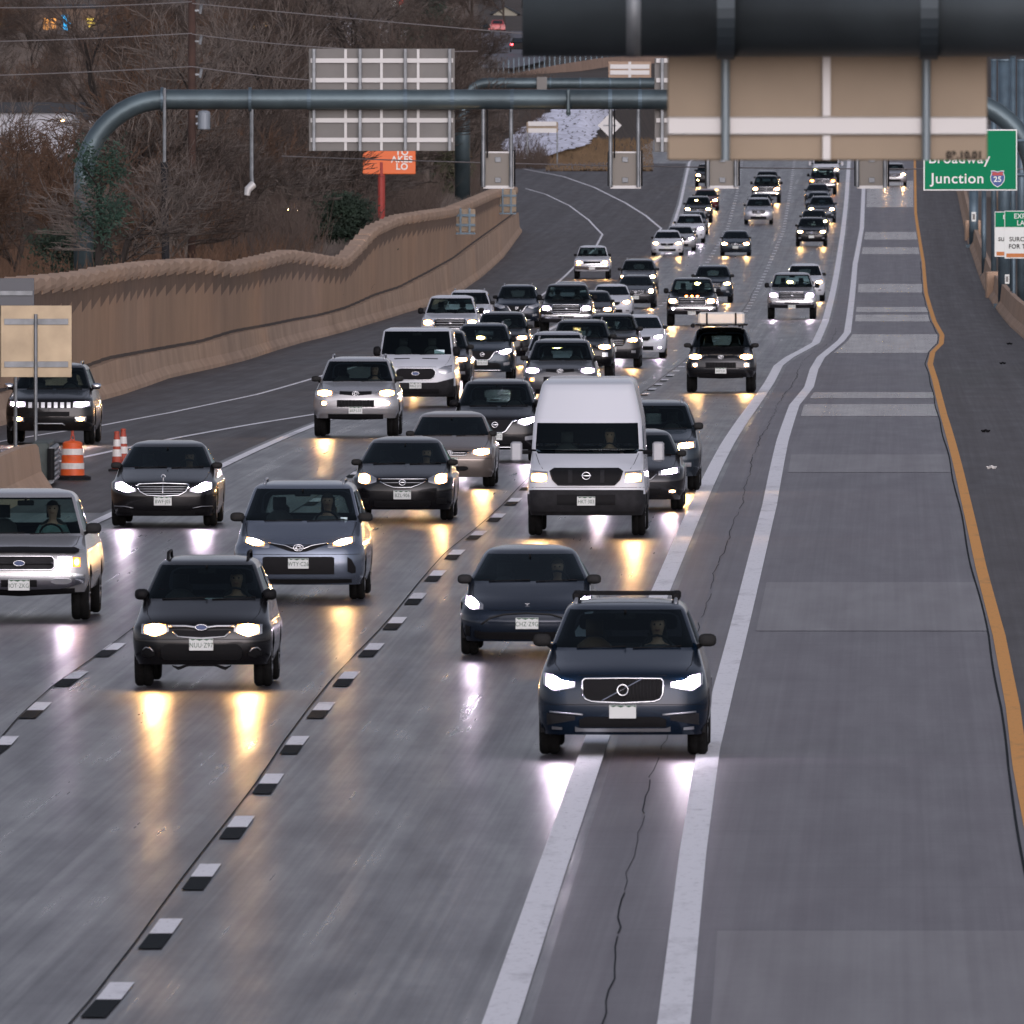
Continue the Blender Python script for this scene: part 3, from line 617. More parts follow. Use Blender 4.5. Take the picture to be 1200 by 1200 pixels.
        while len(p) < s_n1(): p.append((0.0, p[-1][1]))
        return p[:s_n1()]
    def fy(s, x, z):
        w, F, C, rx, ry = s.Wf(z), s.F(z), s.Cf(z), s.rx(z), s.ry(z); x = min(abs(x), w*.985); y = F+C*(x/w)**2
        if x > w-rx: y += ry*(1-math.cos(math.asin(min(1, (x-(w-rx))/rx))))
        return y-s.ov
    # features laid on the nose ------------------------------------------------
    def patch(s, name, m, top, bot, off=.012, mirror=False, parent=None, key=None, deep=.05, rows=5, n=None, par2=None):
        """panel between two curves (x,z); sits `off` proud of the nose, with rims running back into it"""
        outs = []
        for sg in ((1, -1) if mirror else (1,)):
            x0, x1 = max(top[0][0], bot[0][0]), min(top[-1][0], bot[-1][0]); n_ = n or max(4, int((x1-x0)/.035)); v = []; f = []
            for i in range(n_+1):
                x = x0+(x1-x0)*i/n_; za = np.interp(x, [p[0] for p in bot], [p[1] for p in bot]); zb_ = np.interp(x, [p[0] for p in top], [p[1] for p in top])
                for k in range(rows+1): z = za+(zb_-za)*k/rows; v.append((sg*x, s.fy(x, z)-off, z))
            R = rows+1
            for i in range(n_):
                for k in range(rows): q = (i*R+k, (i+1)*R+k, (i+1)*R+k+1, i*R+k+1); f.append(q if sg > 0 else q[::-1])
            bd = [i*R for i in range(n_+1)]+[n_*R+k for k in range(1, R)]+[i*R+rows for i in range(n_-1, -1, -1)]+[k for k in range(rows-1, 0, -1)]
            b0 = len(v)
            for a in bd: v.append((v[a][0], v[a][1]+deep, v[a][2]))
            for i in range(len(bd)): j = (i+1) % len(bd); q = (bd[i], b0+i, b0+j, bd[j]); f.append(q if sg > 0 else q[::-1])
            par = (parent[0 if sg > 0 else 1] if isinstance(parent, list) else parent) or s.root
            o = mesh(name, v, f, m, par, False); smooth_by_angle(o, 50)
            if key: o.material_slots[0].link = 'OBJECT'; o.material_slots[0].material = m; o["slotkey"] = key
            outs.append(o)
        return outs
    def bar(s, name, m, pts, r, off=.02, mirror=False, parent=None, closed=False, key=None):
        outs = []
        for sg in ((1, -1) if mirror else (1,)):
            d = []
            P_ = pts+([pts[0]] if closed else [])
            for (x0, z0), (x1, z1) in zip(P_[:-1], P_[1:]):
                n = max(1, int(math.hypot(x1-x0, z1-z0)/.06))
                for i in range(n): t = i/n; d.append((x0+(x1-x0)*t, z0+(z1-z0)*t))
            d.append(P_[-1]); mb = MB(); mb.tube([(sg*x, s.fy(x, z)-off, z) for x, z in d], r, 6)
            o = mb.build(name, m, parent or s.root, True)
            if key: o.material_slots[0].link = 'OBJECT'; o.material_slots[0].material = m; o["slotkey"] = key
            outs.append(o)
        return outs
    def plate(s, z, txt, x=0, off=.03, green=True):
        mb = MB(); y = s.fy(abs(x)+.1, z)-off; mb.box((x-.155, y-.008, z-.078), (x+.155, y+.02, z+.078), .004); pl = mb.build("licence_plate", M_PLATE, s.root)
        if txt: text("lettering", txt, .088, M_PLATETXT, pl, (x, y-.010, z-.012), ext=.001, cx=.80)
        mb = MB(); zt_ = z+.074; pts = [(-.15, .0), (-.11, -.022), (-.07, -.008), (-.02, -.026), (.03, -.006), (.07, -.024), (.11, -.008), (.15, -.02), (.15, 0)]
        mb.add([(x+a, y-.0105, zt_+b) for a, b in pts], [tuple(range(len(pts)-1, -1, -1))]); mb.build("mountain_band", M_PLATETXT, pl)
        return pl
    def badge(s, kind, z, r=.06, x=0, off=.045, m=None):
        m = m or M_CHROME; mb = MB(); y = s.fy(abs(x), z)-off
        def ell(rx_, rz_, t, yy=0): mb.tube([(x+rx_*math.cos(a), y+yy, z+rz_*math.sin(a)) for a in np.linspace(0, 2*math.pi, 21)], t, 6, False)
        if kind == 'ringbar': ell(r, r*.9, r*.15); mb.box((x-r*1.25, y-.012, z-r*.2), (x+r*1.25, y+.01, z+r*.2), .004)
        elif kind == 'ring': ell(r, r, r*.16)
        elif kind == 'ovals': ell(r*1.35, r*.9, r*.12); ell(r*.45, r*.85, r*.1, -.004); ell(r*.85, r*.35, r*.1, -.008)
        elif kind == 'star': ell(r, r, r*.1); [mb.tube([(x, y, z), (x+r*math.sin(a), y, z+r*math.cos(a))], [r*.16, .004], 5) for a in (0, 2.094, 4.189)]
        elif kind == 'oval': ell(r*1.6, r*.75, r*.12)
        elif kind == 'bow': mb.box((x-r*1.6, y-.01, z-r*.35), (x+r*1.6, y+.01, z+r*.35), .006); mb.box((x-r*.6, y-.012, z-r*.7), (x+r*.6, y+.01, z+r*.7), .006)
        elif kind == 'tee': mb.add([(x-r, y, z+r*.55), (x, y-.003, z+r*.40), (x+r, y, z+r*.55), (x+r*.7, y, z+r*.2), (x+r*.2, y, z+r*.15), (x, y, z-r), (x-r*.2, y, z+r*.15), (x-r*.7, y, z+r*.2)], [(7, 6, 5, 4, 3, 2, 1, 0)])
        elif kind == 'letter': ell(r*1.05, r*.85, r*.12); mb.box((x-r*.5, y-.01, z-r*.5), (x-r*.3, y+.01, z+r*.5)); mb.box((x+r*.3, y-.01, z-r*.5), (x+r*.5, y+.01, z+r*.5)); mb.box((x-r*.3, y-.009, z-r*.1), (x+r*.3, y+.01, z+r*.1))
        b = mb.build("badge", m, s.root, True)
        if kind == 'oval':
            mb = MB(); mb.add([(x+r*1.5*math.cos(a), y+.004, z+r*.68*math.sin(a)) for a in np.linspace(0, 2*math.pi, 21)[:-1]], [tuple(range(19, -1, -1))]); mb.build("badge_field", mat("badge_blue", (.02, .05, .16), .3), b)
        return b
    def mirrors(s, z, size=(.20, .14), out=.12, m=None, key='paint', cx=None):
        y = s.yc-s.ov+.42; wx = s.Wf(z) if s.Wf(z) < s.w-.02 else s.Wf(z)
        for sg in (-1, 1):
            mb = MB(); x0 = s.w-.23+out; a, b = size; v = []; f = []
            prof = [(-.10, .35), (-.075, .80), (-.02, 1.0), (.04, 1.0), (.05, .92)]
            for (yy, k) in prof:
                for i in range(14): t = 2*math.pi*i/14; c_, s_ = math.cos(t), math.sin(t); ex = math.copysign(abs(c_)**.7, c_); ez = math.copysign(abs(s_)**.7, s_); v.append((sg*(x0+a/2+ex*a/2*k), y+yy, z+ez*b/2*k))
            for i in range(len(prof)-1):
                for k in range(14): q = (i*14+k, i*14+(k+1) % 14, (i+1)*14+(k+1) % 14, (i+1)*14+k); f.append(q if sg > 0 else q[::-1])
            f.append(tuple(range(14)) if sg < 0 else tuple(range(13, -1, -1))); f.append(tuple(range(56, 70)) if sg > 0 else tuple(range(69, 55, -1)))
            mm = m or MATS["paint0"]; o = mesh("side_mirror", v, f, mm, s.root); smooth_by_angle(o, 60)
            if not m: o.material_slots[0].link = 'OBJECT'; o.material_slots[0].material = mm; o["slotkey"] = 'paint'
            mb = MB(); mb.tube([(sg*(s.Wf(z-.08)-.03), y+.03, z-.09), (sg*(x0+.04), y-.01, z-.05)], [.035, .025], 6); mb.build("mirror_arm", M_BLACK, o)
    def rails(s, m, h=.05, bars=False, wx=None):
        x = (wx or s.wr-.06)
        for sg in (-1, 1):
            mb = MB(); y0, y1 = s.yr-s.ov+.45, s.L-s.ov-1.0; mb.tube([(sg*x, y0, s.zr-.06), (sg*x, y0+.12, s.zr-.01+h), (sg*x, y1-.12, s.zr-.01+h), (sg*x, y1, s.zr-.05)], .02, 6); mb.build("roof_rail", m, s.root, True)
        if bars:
            for yy in (s.yr-s.ov+.9, s.yr-s.ov+1.7):
                mb = MB(); mb.tube([(-x-.04, yy, s.zr+h+.045), (x+.04, yy, s.zr+h+.045)], .018, 6)
                for sg in (-1, 1): mb.box((sg*x-.05, yy-.06, s.zr+h-.03), (sg*x+.05, yy+.06, s.zr+h+.065), .02)
                mb.build("roof_crossbar", M_BLACK, s.root)
    def lamps(s, top, bot, lt, lb, lens=None, key='lampA', mirror=True):
        """clear lens housing and the lit element inside it"""
        h = s.patch("headlight", lens or M_LENS, top, bot, .006, True)
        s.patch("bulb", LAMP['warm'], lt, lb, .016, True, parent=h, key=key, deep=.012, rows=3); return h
    def bumper_gap(s, zlist):
        for z in zlist: s.bar("panel_gap", M_BLACK, [(x, z) for x in np.linspace(-s.w*.98, s.w*.98, 15)], .004, .0)
def s_n1(): return NF+NC+NS+NC+NF
def copy_tree(o, par=None):
    c = o.copy(); COL.objects.link(c); c.parent = par
    for ch in KIDS.get(o.name, []): copy_tree(ch, c)
    return c
KIDS = {}
def index_tree(o):
    KIDS[o.name] = [c for c in o.children]
    for c in o.children: index_tree(c)
def walk(o):
    yield o
    for c in o.children: yield from walk(c)
paint("paint0", (.05, .05, .05))
def mirrored(pts): return [(-x, z) for x, z in reversed(pts)]+[p for p in pts if p[0] > 1e-6]
def sym(pts): return mirrored(pts) if pts[0][0] >= 0 else pts
# --- one builder per kind of vehicle; dimensions read off the photo -----------------
def luxury_suv():
    c = Car("suv", L=4.95, w=.985, ov=.88, wb=2.98, rw=.375, zb=.25, zh=.97, zc=1.20, yc=1.15, zr=1.74, yr=2.05, wbelt=.86, wr=.64, crown=.13, corner=(.30, .36))
    g = c.patch("grille", M_BLACK, sym([(0, .90), (.44, .895), (.465, .87)]), sym([(0, .625), (.36, .64), (.43, .665), (.465, .72)]), .012)[0]
    for x in np.linspace(-.40, .40, 21): c.bar("grille_slat", M_CLAD, [(abs(x), .65), (abs(x), .88)], .005, .018, parent=g) if x >= 0 else None
    c.bar("grille_frame", M_CHROME, [(-.46, .72), (-.43, .665), (-.36, .638), (0, .622), (.36, .638), (.43, .665), (.46, .72), (.468, .87), (.44, .90), (0, .905), (-.44, .90), (-.468, .87)], .011, .022, closed=True)
    mb = MB(); mb.tube([(-.24, c.fy(.24, .64)-.035, .645), (.22, c.fy(.22, .9)-.035, .895)], .008, 5); mb.build("diagonal_bar", M_CHROME, c.root)
    c.badge('ring', .77, .062); c.lamps([(.55, .86), (.70, .88), (.80, .945), (.92, .96)], [(.55, .80), (.72, .765), (.80, .75), (.92, .83)], [(.56, .855), (.70, .87), (.80, .935), (.89, .95)], [(.56, .82), (.70, .80), (.80, .76), (.89, .82)], key='lampA')
    c.patch("lower_grille", M_BLACK, sym([(0, .46), (.42, .46), (.52, .42)]), sym([(0, .34), (.50, .34)]), .008)
    c.bar("chrome_strip", M_SILVERTRIM, [(.46, .485), (.84, .515)], .012, .016, True); c.patch("air_intake", M_CLAD, [(.55, .47), (.88, .50)], [(.55, .42), (.88, .36)], .006, True)
    c.patch("skid_plate", M_SILVERTRIM, sym([(0, .325), (.50, .325), (.55, .345)]), sym([(0, .285), (.55, .285)]), .02); c.patch("fog_light", M_SILVERTRIM, [(.70, .335), (.82, .345)], [(.70, .305), (.82, .31)], .014, True)
    c.plate(.52, ""); c.mirrors(1.30, (.21, .15), .10); c.rails(M_SILVERTRIM, .015, True); c.bumper_gap([.60])
    return c
def smooth_sedan():
    c = Car("sedan", L=4.69, w=.925, ov=.86, wb=2.87, rw=.335, zb=.20, zh=.66, zc=.97, yc=1.20, zr=1.44, yr=2.25, wbelt=.83, wr=.58, style='sedan', crown=.16, hoodcrown=.34, corner=(.34, .42))
    c.lamps([(.60, .70), (.76, .80), (.86, .82)], [(.60, .635), (.76, .63), (.86, .68)], [(.66, .71), (.76, .79), (.85, .81)], [(.66, .65), (.76, .64), (.85, .70)])
    c.badge('tee', .70, .035, off=.02); c.patch("lower_grille", M_BLACK, sym([(0, .33), (.58, .33), (.72, .35)]), sym([(0, .23), (.66, .23), (.72, .26)]), .010)
    c.patch("nose_recess", M_CLAD, sym([(0, .555), (.35, .54), (.56, .49)]), sym([(0, .44), (.45, .44), (.56, .46)]), .004, key='paint'); c.bar("nose_crease", MATS["paint0"], [(-.62, .44), (-.50, .52), (-.32, .57), (0, .59), (.32, .57), (.50, .52), (.62, .44)], .012, .006, key='paint')
    c.patch("air_intake", M_BLACK, [(.78, .40), (.85, .42)], [(.78, .26), (.85, .28)], .008, True); c.plate(.45, "CHZ·Z9G"); c.mirrors(1.01, (.20, .13), .09); return c
def compact_suv():
    c = Car("suv", L=4.6, w=.90, ov=.93, wb=2.61, rw=.34, zb=.30, zh=.86, zc=1.10, yc=1.10, zr=1.64, yr=1.90, wbelt=.81, wr=.58, crown=.13)
    c.patch("grille", M_BLACK, sym([(0, .74), (.36, .75)]), sym([(0, .665), (.28, .67), (.36, .72)]), .012); c.bar("grille_frame", M_SILVERTRIM, [(-.37, .73), (-.30, .665), (0, .645), (.30, .665), (.37, .73)], .010, .022)
    c.bar("grille_wing", M_SILVERTRIM, [(-.42, .80), (-.20, .80), (0, .775), (.20, .80), (.42, .80)], .018, .016); c.badge('oval', .785, .048)
    c.lamps([(.42, .81), (.60, .83), (.78, .82)], [(.42, .73), (.60, .66), (.78, .70)], [(.46, .82), (.60, .83), (.74, .81)], [(.46, .72), (.60, .67), (.74, .71)])
    c.patch("lower_grille", M_BLACK, sym([(0, .56), (.46, .57), (.52, .52)]), sym([(0, .36), (.48, .36), (.52, .40)]), .010); c.patch("fog_pocket", M_BLACK, [(.60, .50), (.70, .54), (.78, .50)], [(.60, .42), (.70, .38), (.78, .42)], .010, True); c.bar("fog_ring", M_SILVERTRIM, [(.62, .47), (.66, .515), (.72, .525), (.76, .49)], .008, .018, True)
    c.patch("skid_plate", M_CLAD, sym([(0, .30), (.22, .30), (.30, .27), (.40, .30)]), sym([(0, .28), (.18, .28), (.30, .225), (.38, .28)]), .01)
    c.plate(.565, "NUU·Z97"); c.mirrors(1.17, (.18, .145), .07, M_BLACK); c.rails(M_BLACK, .06); c.bumper_gap([.63])
    p = []; mb = MB(); mb.box((.0, c.yc-c.ov+.16, 1.10), (.27, c.yc-c.ov+.32, 1.125)); mb.build("paper_on_dash", M_PAPER, c.root); return c
def minivan():
    c = Car("minivan", L=5.08, w=.99, ov=.95, wb=3.03, rw=.335, zb=.24, zh=.88, zc=1.16, yc=1.02, zr=1.74, yr=2.15, wbelt=.90, wr=.70, crown=.14, hoodcrown=.34, corner=(.30, .40))
    c.patch("grille", M_BLACK, sym([(0, .815), (.30, .86), (.46, .885)]), sym([(0, .735), (.12, .745), (.28, .80), (.46, .865)]), .012); c.bar("grille_bar", M_CHROME, [(-.45, .875), (-.20, .835), (-.09, .79), (0, .775), (.09, .79), (.20, .835), (.45, .875)], .010, .026); c.badge('ovals', .80, .055, off=.05)
    c.lamps([(.44, .86), (.62, .93), (.84, .97)], [(.44, .80), (.52, .79), (.70, .85), (.84, .88)], [(.52, .87), (.64, .92), (.80, .955)], [(.52, .83), (.64, .84), (.80, .88)])
    c.patch("lower_grille", M_BLACK, sym([(0, .665), (.50, .665), (.54, .65)]), sym([(0, .40), (.66, .40), (.67, .41)][:2]), .010); c.patch("bumper_blade", M_SILVERTRIM, sym([(0, .375), (.66, .375), (.86, .42)]), sym([(0, .335), (.66, .335), (.86, .35)]), .014, key='paint')
    c.patch("chin", M_BLACK, sym([(0, .325), (.80, .325)]), sym([(0, .25), (.80, .27)]), .010); c.patch("fog_pocket", M_BLACK, [(.74, .66), (.80, .62), (.86, .50)], [(.74, .44), (.80, .41), (.86, .42)], .008, True)
    c.plate(.565, "WTY·C26"); c.mirrors(1.23, (.22, .14), .10); c.rails(M_SILVERTRIM, .03, wx=.60); c.bumper_gap([.70])
    mb = MB(); mb.box((.60, c.yc-c.ov+.22, 1.19), (.70, c.yc-c.ov+.24, 1.23)); mb.build("paper_on_dash", M_PAPER, c.root); return c
def formal_sedan():
    c = Car("sedan", L=4.87, w=.93, ov=.85, wb=2.87, rw=.335, zb=.19, zh=.78, zc=.99, yc=1.30, zr=1.455, yr=2.25, wbelt=.84, wr=.60, style='sedan', crown=.17, corner=(.30, .40))
    c.patch("grille", M_BLACK, sym([(0, .74), (.44, .735)]), sym([(0, .545), (.26, .55), (.38, .60), (.44, .69)]), .012)
    for z, x in ((.585, .33), (.625, .37), (.665, .40), (.705, .42)): c.bar("grille_slat", M_SILVERTRIM, [(-x, z), (x, z)], .007, .024)
    c.bar("grille_frame", M_CHROME, [(-.45, .72), (-.40, .62), (-.28, .555), (0, .54), (.28, .555), (.40, .62), (.45, .72), (.43, .75), (0, .765), (-.43, .75)], .014, .024, closed=True); c.bar("grille_centre_bar", M_CHROME, [(0, .55), (0, .75)], .010, .028)
    mb = MB(); mb.tube([(0, c.fy(0, .80)-.0, .80), (0, c.fy(0, .80), .86)], .005, 5); mb.tube([(.035*math.cos(a), c.fy(0, .80), .875+.035*math.sin(a)) for a in np.linspace(0, 2*math.pi, 15)], .004, 5, False); mb.build("hood_ornament", M_CHROME, c.root)
    c.lamps([(.47, .67), (.60, .72), (.72, .80), (.86, .78)], [(.47, .62), (.62, .59), (.86, .66)], [(.50, .665), (.62, .72), (.72, .785), (.84, .77)], [(.50, .63), (.62, .605), (.84, .67)])
    c.patch("lower_grille", M_BLACK, sym([(0, .28), (.50, .29), (.60, .32)]), sym([(0, .21), (.56, .21)]), .010); c.bar("bumper_strip", M_SILVERTRIM, [(.52, .33), (.68, .36), (.86, .36)], .006, .014, True); c.patch("air_intake", M_BLACK, [(.56, .31), (.80, .33)], [(.56, .25), (.80, .25)], .008, True)
    c.plate(.455, "BWF·J05"); c.mirrors(1.04, (.19, .115), .09); return c
def old_pickup():
    c = Car("pickup", L=5.7, w=1.0, ov=.92, wb=3.53, rw=.385, zb=.42, zh=1.04, zc=1.22, yc=1.25, zr=1.86, yr=2.0, wbelt=.88, wr=.66, style='pickup', crown=.13, hoodcrown=.25, corner=(.24, .26), tail=3.7, roofdrop=.11, tw=.26)
    c.patch("bug_deflector", M_BLACK, sym([(0, 1.08), (.80, 1.07), (.86, 1.04)]), sym([(0, 1.0), (.80, .985), (.86, 1.0)]), .05)
    c.patch("grille", M_CLAD, sym([(0, .93), (.47, .93), (.50, .90)]), sym([(0, .76), (.46, .76), (.50, .79)]), .012); c.bar("grille_frame", M_CHROME, [(-.51, .79), (-.47, .75), (.47, .75), (.51, .79), (.51, .90), (.47, .945), (-.47, .945), (-.51, .90)], .014, .024, closed=True); c.bar("grille_bar", M_CLAD, [(-.49, .845), (.49, .845)], .022, .020); c.badge('oval', .845, .05)
    c.lamps([(.54, .95), (.86, .95)], [(.54, .78), (.86, .78)], [(.56, .94), (.76, .94)], [(.56, .79), (.76, .79)]); c.patch("indicator", MATS["lamp_amber"], [(.78, .93), (.88, .92)], [(.78, .79), (.88, .79)], .016, True)
    c.patch("bumper", M_CHROME, sym([(0, .70), (.80, .70), (.95, .68)]), sym([(0, .46), (.60, .47), (.80, .52), (.95, .56)]), .09, deep=.14); c.patch("bumper_slot", M_BLACK, sym([(0, .60), (.26, .60)]), sym([(0, .50), (.26, .50)]), .10); c.patch("fog_light", M_LENS, [(.46, .60), (.52, .625), (.70, .625), (.76, .60)], [(.46, .57), (.52, .54), (.70, .54), (.76, .57)], .10, True)
    c.patch("chin", M_BLACK, sym([(0, .45), (.80, .48)]), sym([(0, .36), (.80, .40)]), .02); c.plate(.53, "IOT·ZKG", .0, .13); c.mirrors(1.31, (.23, .16), .12); return c
def black_sedan():
    c = Car("sedan", L=4.84, w=.90, ov=.93, wb=2.78, rw=.325, zb=.20, zh=.77, zc=.97, yc=1.15, zr=1.44, yr=2.1, wbelt=.82, wr=.575, style='sedan', crown=.17)
    c.patch("grille", M_BLACK, sym([(0, .72), (.42, .73)]), sym([(0, .60), (.18, .605), (.30, .65), (.42, .72)]), .010); c.bar("grille_frame", M_CHROME, [(-.40, .70), (-.28, .64), (-.16, .60), (0, .595), (.16, .60), (.28, .64), (.40, .70)], .010, .022); c.bar("grille_bar", M_CHROME, [(-.42, .745), (.42, .745)], .009, .018); c.bar("grille_bar", M_SILVERTRIM, [(-.34, .68), (.34, .68)], .006, .018); c.badge('ringbar', .685, .055)
    c.lamps([(.46, .76), (.62, .83), (.80, .86)], [(.46, .69), (.60, .65), (.80, .68)], [(.58, .80), (.66, .83), (.78, .83)], [(.58, .68), (.66, .66), (.78, .69)])
    c.patch("lower_grille", M_BLACK, sym([(0, .36), (.50, .36)]), sym([(0, .24), (.46, .24), (.50, .27)]), .010); c.patch("air_intake", M_BLACK, [(.60, .40), (.78, .42)], [(.60, .30), (.78, .30)], .008, True); c.plate(.465, "BZL·906"); c.mirrors(1.01, (.19, .115), .09); return c
def plain_sedan():
    c = Car("sedan", L=4.53, w=.87, ov=.88, wb=2.6, rw=.315, zb=.20, zh=.74, zc=.96, yc=1.1, zr=1.42, yr=1.98, wbelt=.79, wr=.57, style='sedan', crown=.14, corner=(.24, .28))
    c.patch("grille", M_BLACK, sym([(0, .70), (.36, .71)]), sym([(0, .63), (.30, .63), (.36, .67)]), .010); c.bar("grille_bar", M_CHROME, [(-.34, .665), (.34, .665)], .007, .02); c.bar("grille_frame", M_CHROME, [(-.37, .70), (-.30, .62), (.30, .62), (.37, .70)], .008, .018); c.badge('ovals', .67, .045)
    c.lamps([(.42, .72), (.60, .76), (.80, .77)], [(.42, .64), (.60, .61), (.80, .65)], [(.46, .715), (.60, .745), (.76, .75)], [(.46, .65), (.60, .62), (.76, .65)])
    c.patch("lower_grille", M_BLACK, sym([(0, .41), (.32, .41), (.36, .38)]), sym([(0, .32), (.30, .32), (.36, .35)]), .010); c.plate(.50, "QHD·418"); c.mirrors(1.01, (.17, .11), .07); c.bumper_gap([.56]); return c
def vee_suv():
    c = Car("suv", L=4.65, w=.92, ov=.93, wb=2.7, rw=.35, zb=.25, zh=.92, zc=1.12, yc=1.08, zr=1.68, yr=1.95, wbelt=.82, wr=.60, crown=.15)
    c.patch("grille", M_BLACK, sym([(0, .86), (.42, .875)]), sym([(0, .60), (.18, .61), (.32, .76), (.42, .86)]), .012); c.bar("vee_trim", M_CHROME, [(-.44, .865), (-.36, .83), (-.22, .63), (-.16, .60), (.16, .60), (.22, .63), (.36, .83), (.44, .865)], .022, .020); c.badge('ringbar', .765, .06)
    c.lamps([(.46, .86), (.62, .90), (.86, .95)], [(.46, .79), (.62, .74), (.86, .84)], [(.50, .855), (.62, .885), (.84, .935)], [(.50, .80), (.62, .76), (.84, .85)])
    c.patch("lower_grille", M_BLACK, sym([(0, .52), (.44, .52), (.54, .46)]), sym([(0, .36), (.54, .36)]), .010); c.bar("bumper_strip", M_CHROME, [(-.56, .30), (.56, .30)], .013, .02); c.patch("fog_light", M_LENS, [(.62, .52), (.80, .55)], [(.62, .44), (.80, .46)], .010, True); c.plate(.53, "AVX·512"); c.mirrors(1.19, (.19, .14), .09, M_BLACK); c.rails(M_SILVERTRIM, .03); return c
def rugged_suv():
    c = Car("suv", L=4.82, w=.96, ov=.93, wb=2.79, rw=.40, zb=.42, zh=1.02, zc=1.22, yc=1.12, zr=1.78, yr=1.86, wbelt=.85, wr=.64, crown=.13, corner=(.26, .30), tw=.26)
    c.patch("grille", M_BLACK, sym([(0, 1.02), (.38, 1.03)]), sym([(0, .93), (.36, .94)]), .012); c.patch("grille_band", M_SILVERTRIM, sym([(0, .925), (.44, .96), (.50, 1.0)]), sym([(0, .83), (.44, .83), (.50, .80)]), .020, key='paint'); c.patch("lower_grille", M_BLACK, sym([(0, .83), (.42, .83)]), sym([(0, .67), (.42, .67)]), .016)
    for x in (.08, .16, .24, .32, .40): c.bar("grille_slat", M_CLAD, [(x, .68), (x, .82)], .008, .024, True)
    c.badge('ovals', .975, .055); c.lamps([(.46, 1.03), (.70, 1.07), (.90, 1.06)], [(.46, .99), (.66, .90), (.90, .93)], [(.54, 1.03), (.70, 1.05), (.86, 1.04)], [(.54, .96), (.68, .92), (.86, .94)])
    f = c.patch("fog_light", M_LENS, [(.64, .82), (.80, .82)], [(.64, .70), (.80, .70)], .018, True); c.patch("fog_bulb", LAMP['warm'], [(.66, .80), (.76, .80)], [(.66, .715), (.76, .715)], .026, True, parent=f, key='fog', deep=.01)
    c.patch("bumper", M_SILVERTRIM, sym([(0, .67), (.48, .67), (.60, .64), (.92, .62)]), sym([(0, .52), (.60, .52), (.92, .50)]), .024, key='paint'); c.patch("skid_plate", M_BLACK, sym([(0, .51), (.62, .51)]), sym([(0, .38), (.62, .40)]), .012)
    c.plate(.60, "6KP·L31"); c.mirrors(1.29, (.21, .13), .10); c.rails(M_SILVERTRIM, .05); return c
def cargo_van():
    c = Car("van", L=6.1, w=1.015, ov=.95, wb=3.7, rw=.385, zb=.36, zh=1.14, zc=1.42, yc=.95, zr=2.66, yr=1.65, wbelt=.95, wr=.90, style='van', crown=.12, hoodcrown=.26, corner=(.20, .22), clad=.80,
            wtop=[(1.42, .96), (1.95, .93), (2.10, .90), (2.55, .80), (2.62, .76), (2.66, .66)], wsz=(1.39, 1.92), pil=5)
    c.patch("grille", M_BLACK, sym([(0, 1.175), (.56, 1.175), (.62, 1.13)]), sym([(0, .875), (.50, .885), (.58, .96), (.62, 1.07)]), .014)
    c.patch("grille_rib", M_CLAD, [(.24, 1.14), (.34, 1.14)], [(.22, .92), (.31, .92)], .024, True); c.bar("grille_frame", M_CLAD, [(-.62, 1.12), (-.56, .96), (-.48, .885), (.48, .885), (.56, .96), (.62, 1.12)], .014, .02); c.badge('ringbar', 1.04, .068)
    c.lamps([(.66, 1.11), (.96, 1.13)], [(.66, .92), (.96, .92)], [(.68, 1.08), (.94, 1.08)], [(.68, .94), (.94, .94)])
    c.patch("lower_bumper", M_CLAD, sym([(0, .80), (.90, .80), (.98, .79)]), sym([(0, .42), (.86, .42), (.98, .46)]), .05, deep=.2); c.patch("lower_grille", M_BLACK, sym([(0, .72), (.50, .72)]), sym([(0, .54), (.50, .54)]), .056); c.plate(.61, "HKT·303", off=.08)
    y = c.yc-c.ov+.30
    for sg in (-1, 1):
        mb = MB(); x0 = 1.12; mb.box((min(sg*x0, sg*(x0+.20)), y-.06, 1.26), (max(sg*x0, sg*(x0+.20)), y+.05, 1.60), .03); o = mb.build("side_mirror", mat("mirror_shell", (.35, .36, .38), .45, .3), c.root); mb = MB(); mb.tube([(sg*.97, y+.1, 1.42), (sg*1.14, y, 1.42)], .04, 6); mb.build("mirror_arm", M_BLACK, o)
    c.bumper_gap([.84]); mb = MB()
    for sg in (-1, 1): mb.tube([(sg*.72, c.fy(.5, 2.02)+.0, 2.04), (sg*.66, c.fy(.5, 2.5)+.01, 2.52)], .012, 5)
    pass; return c
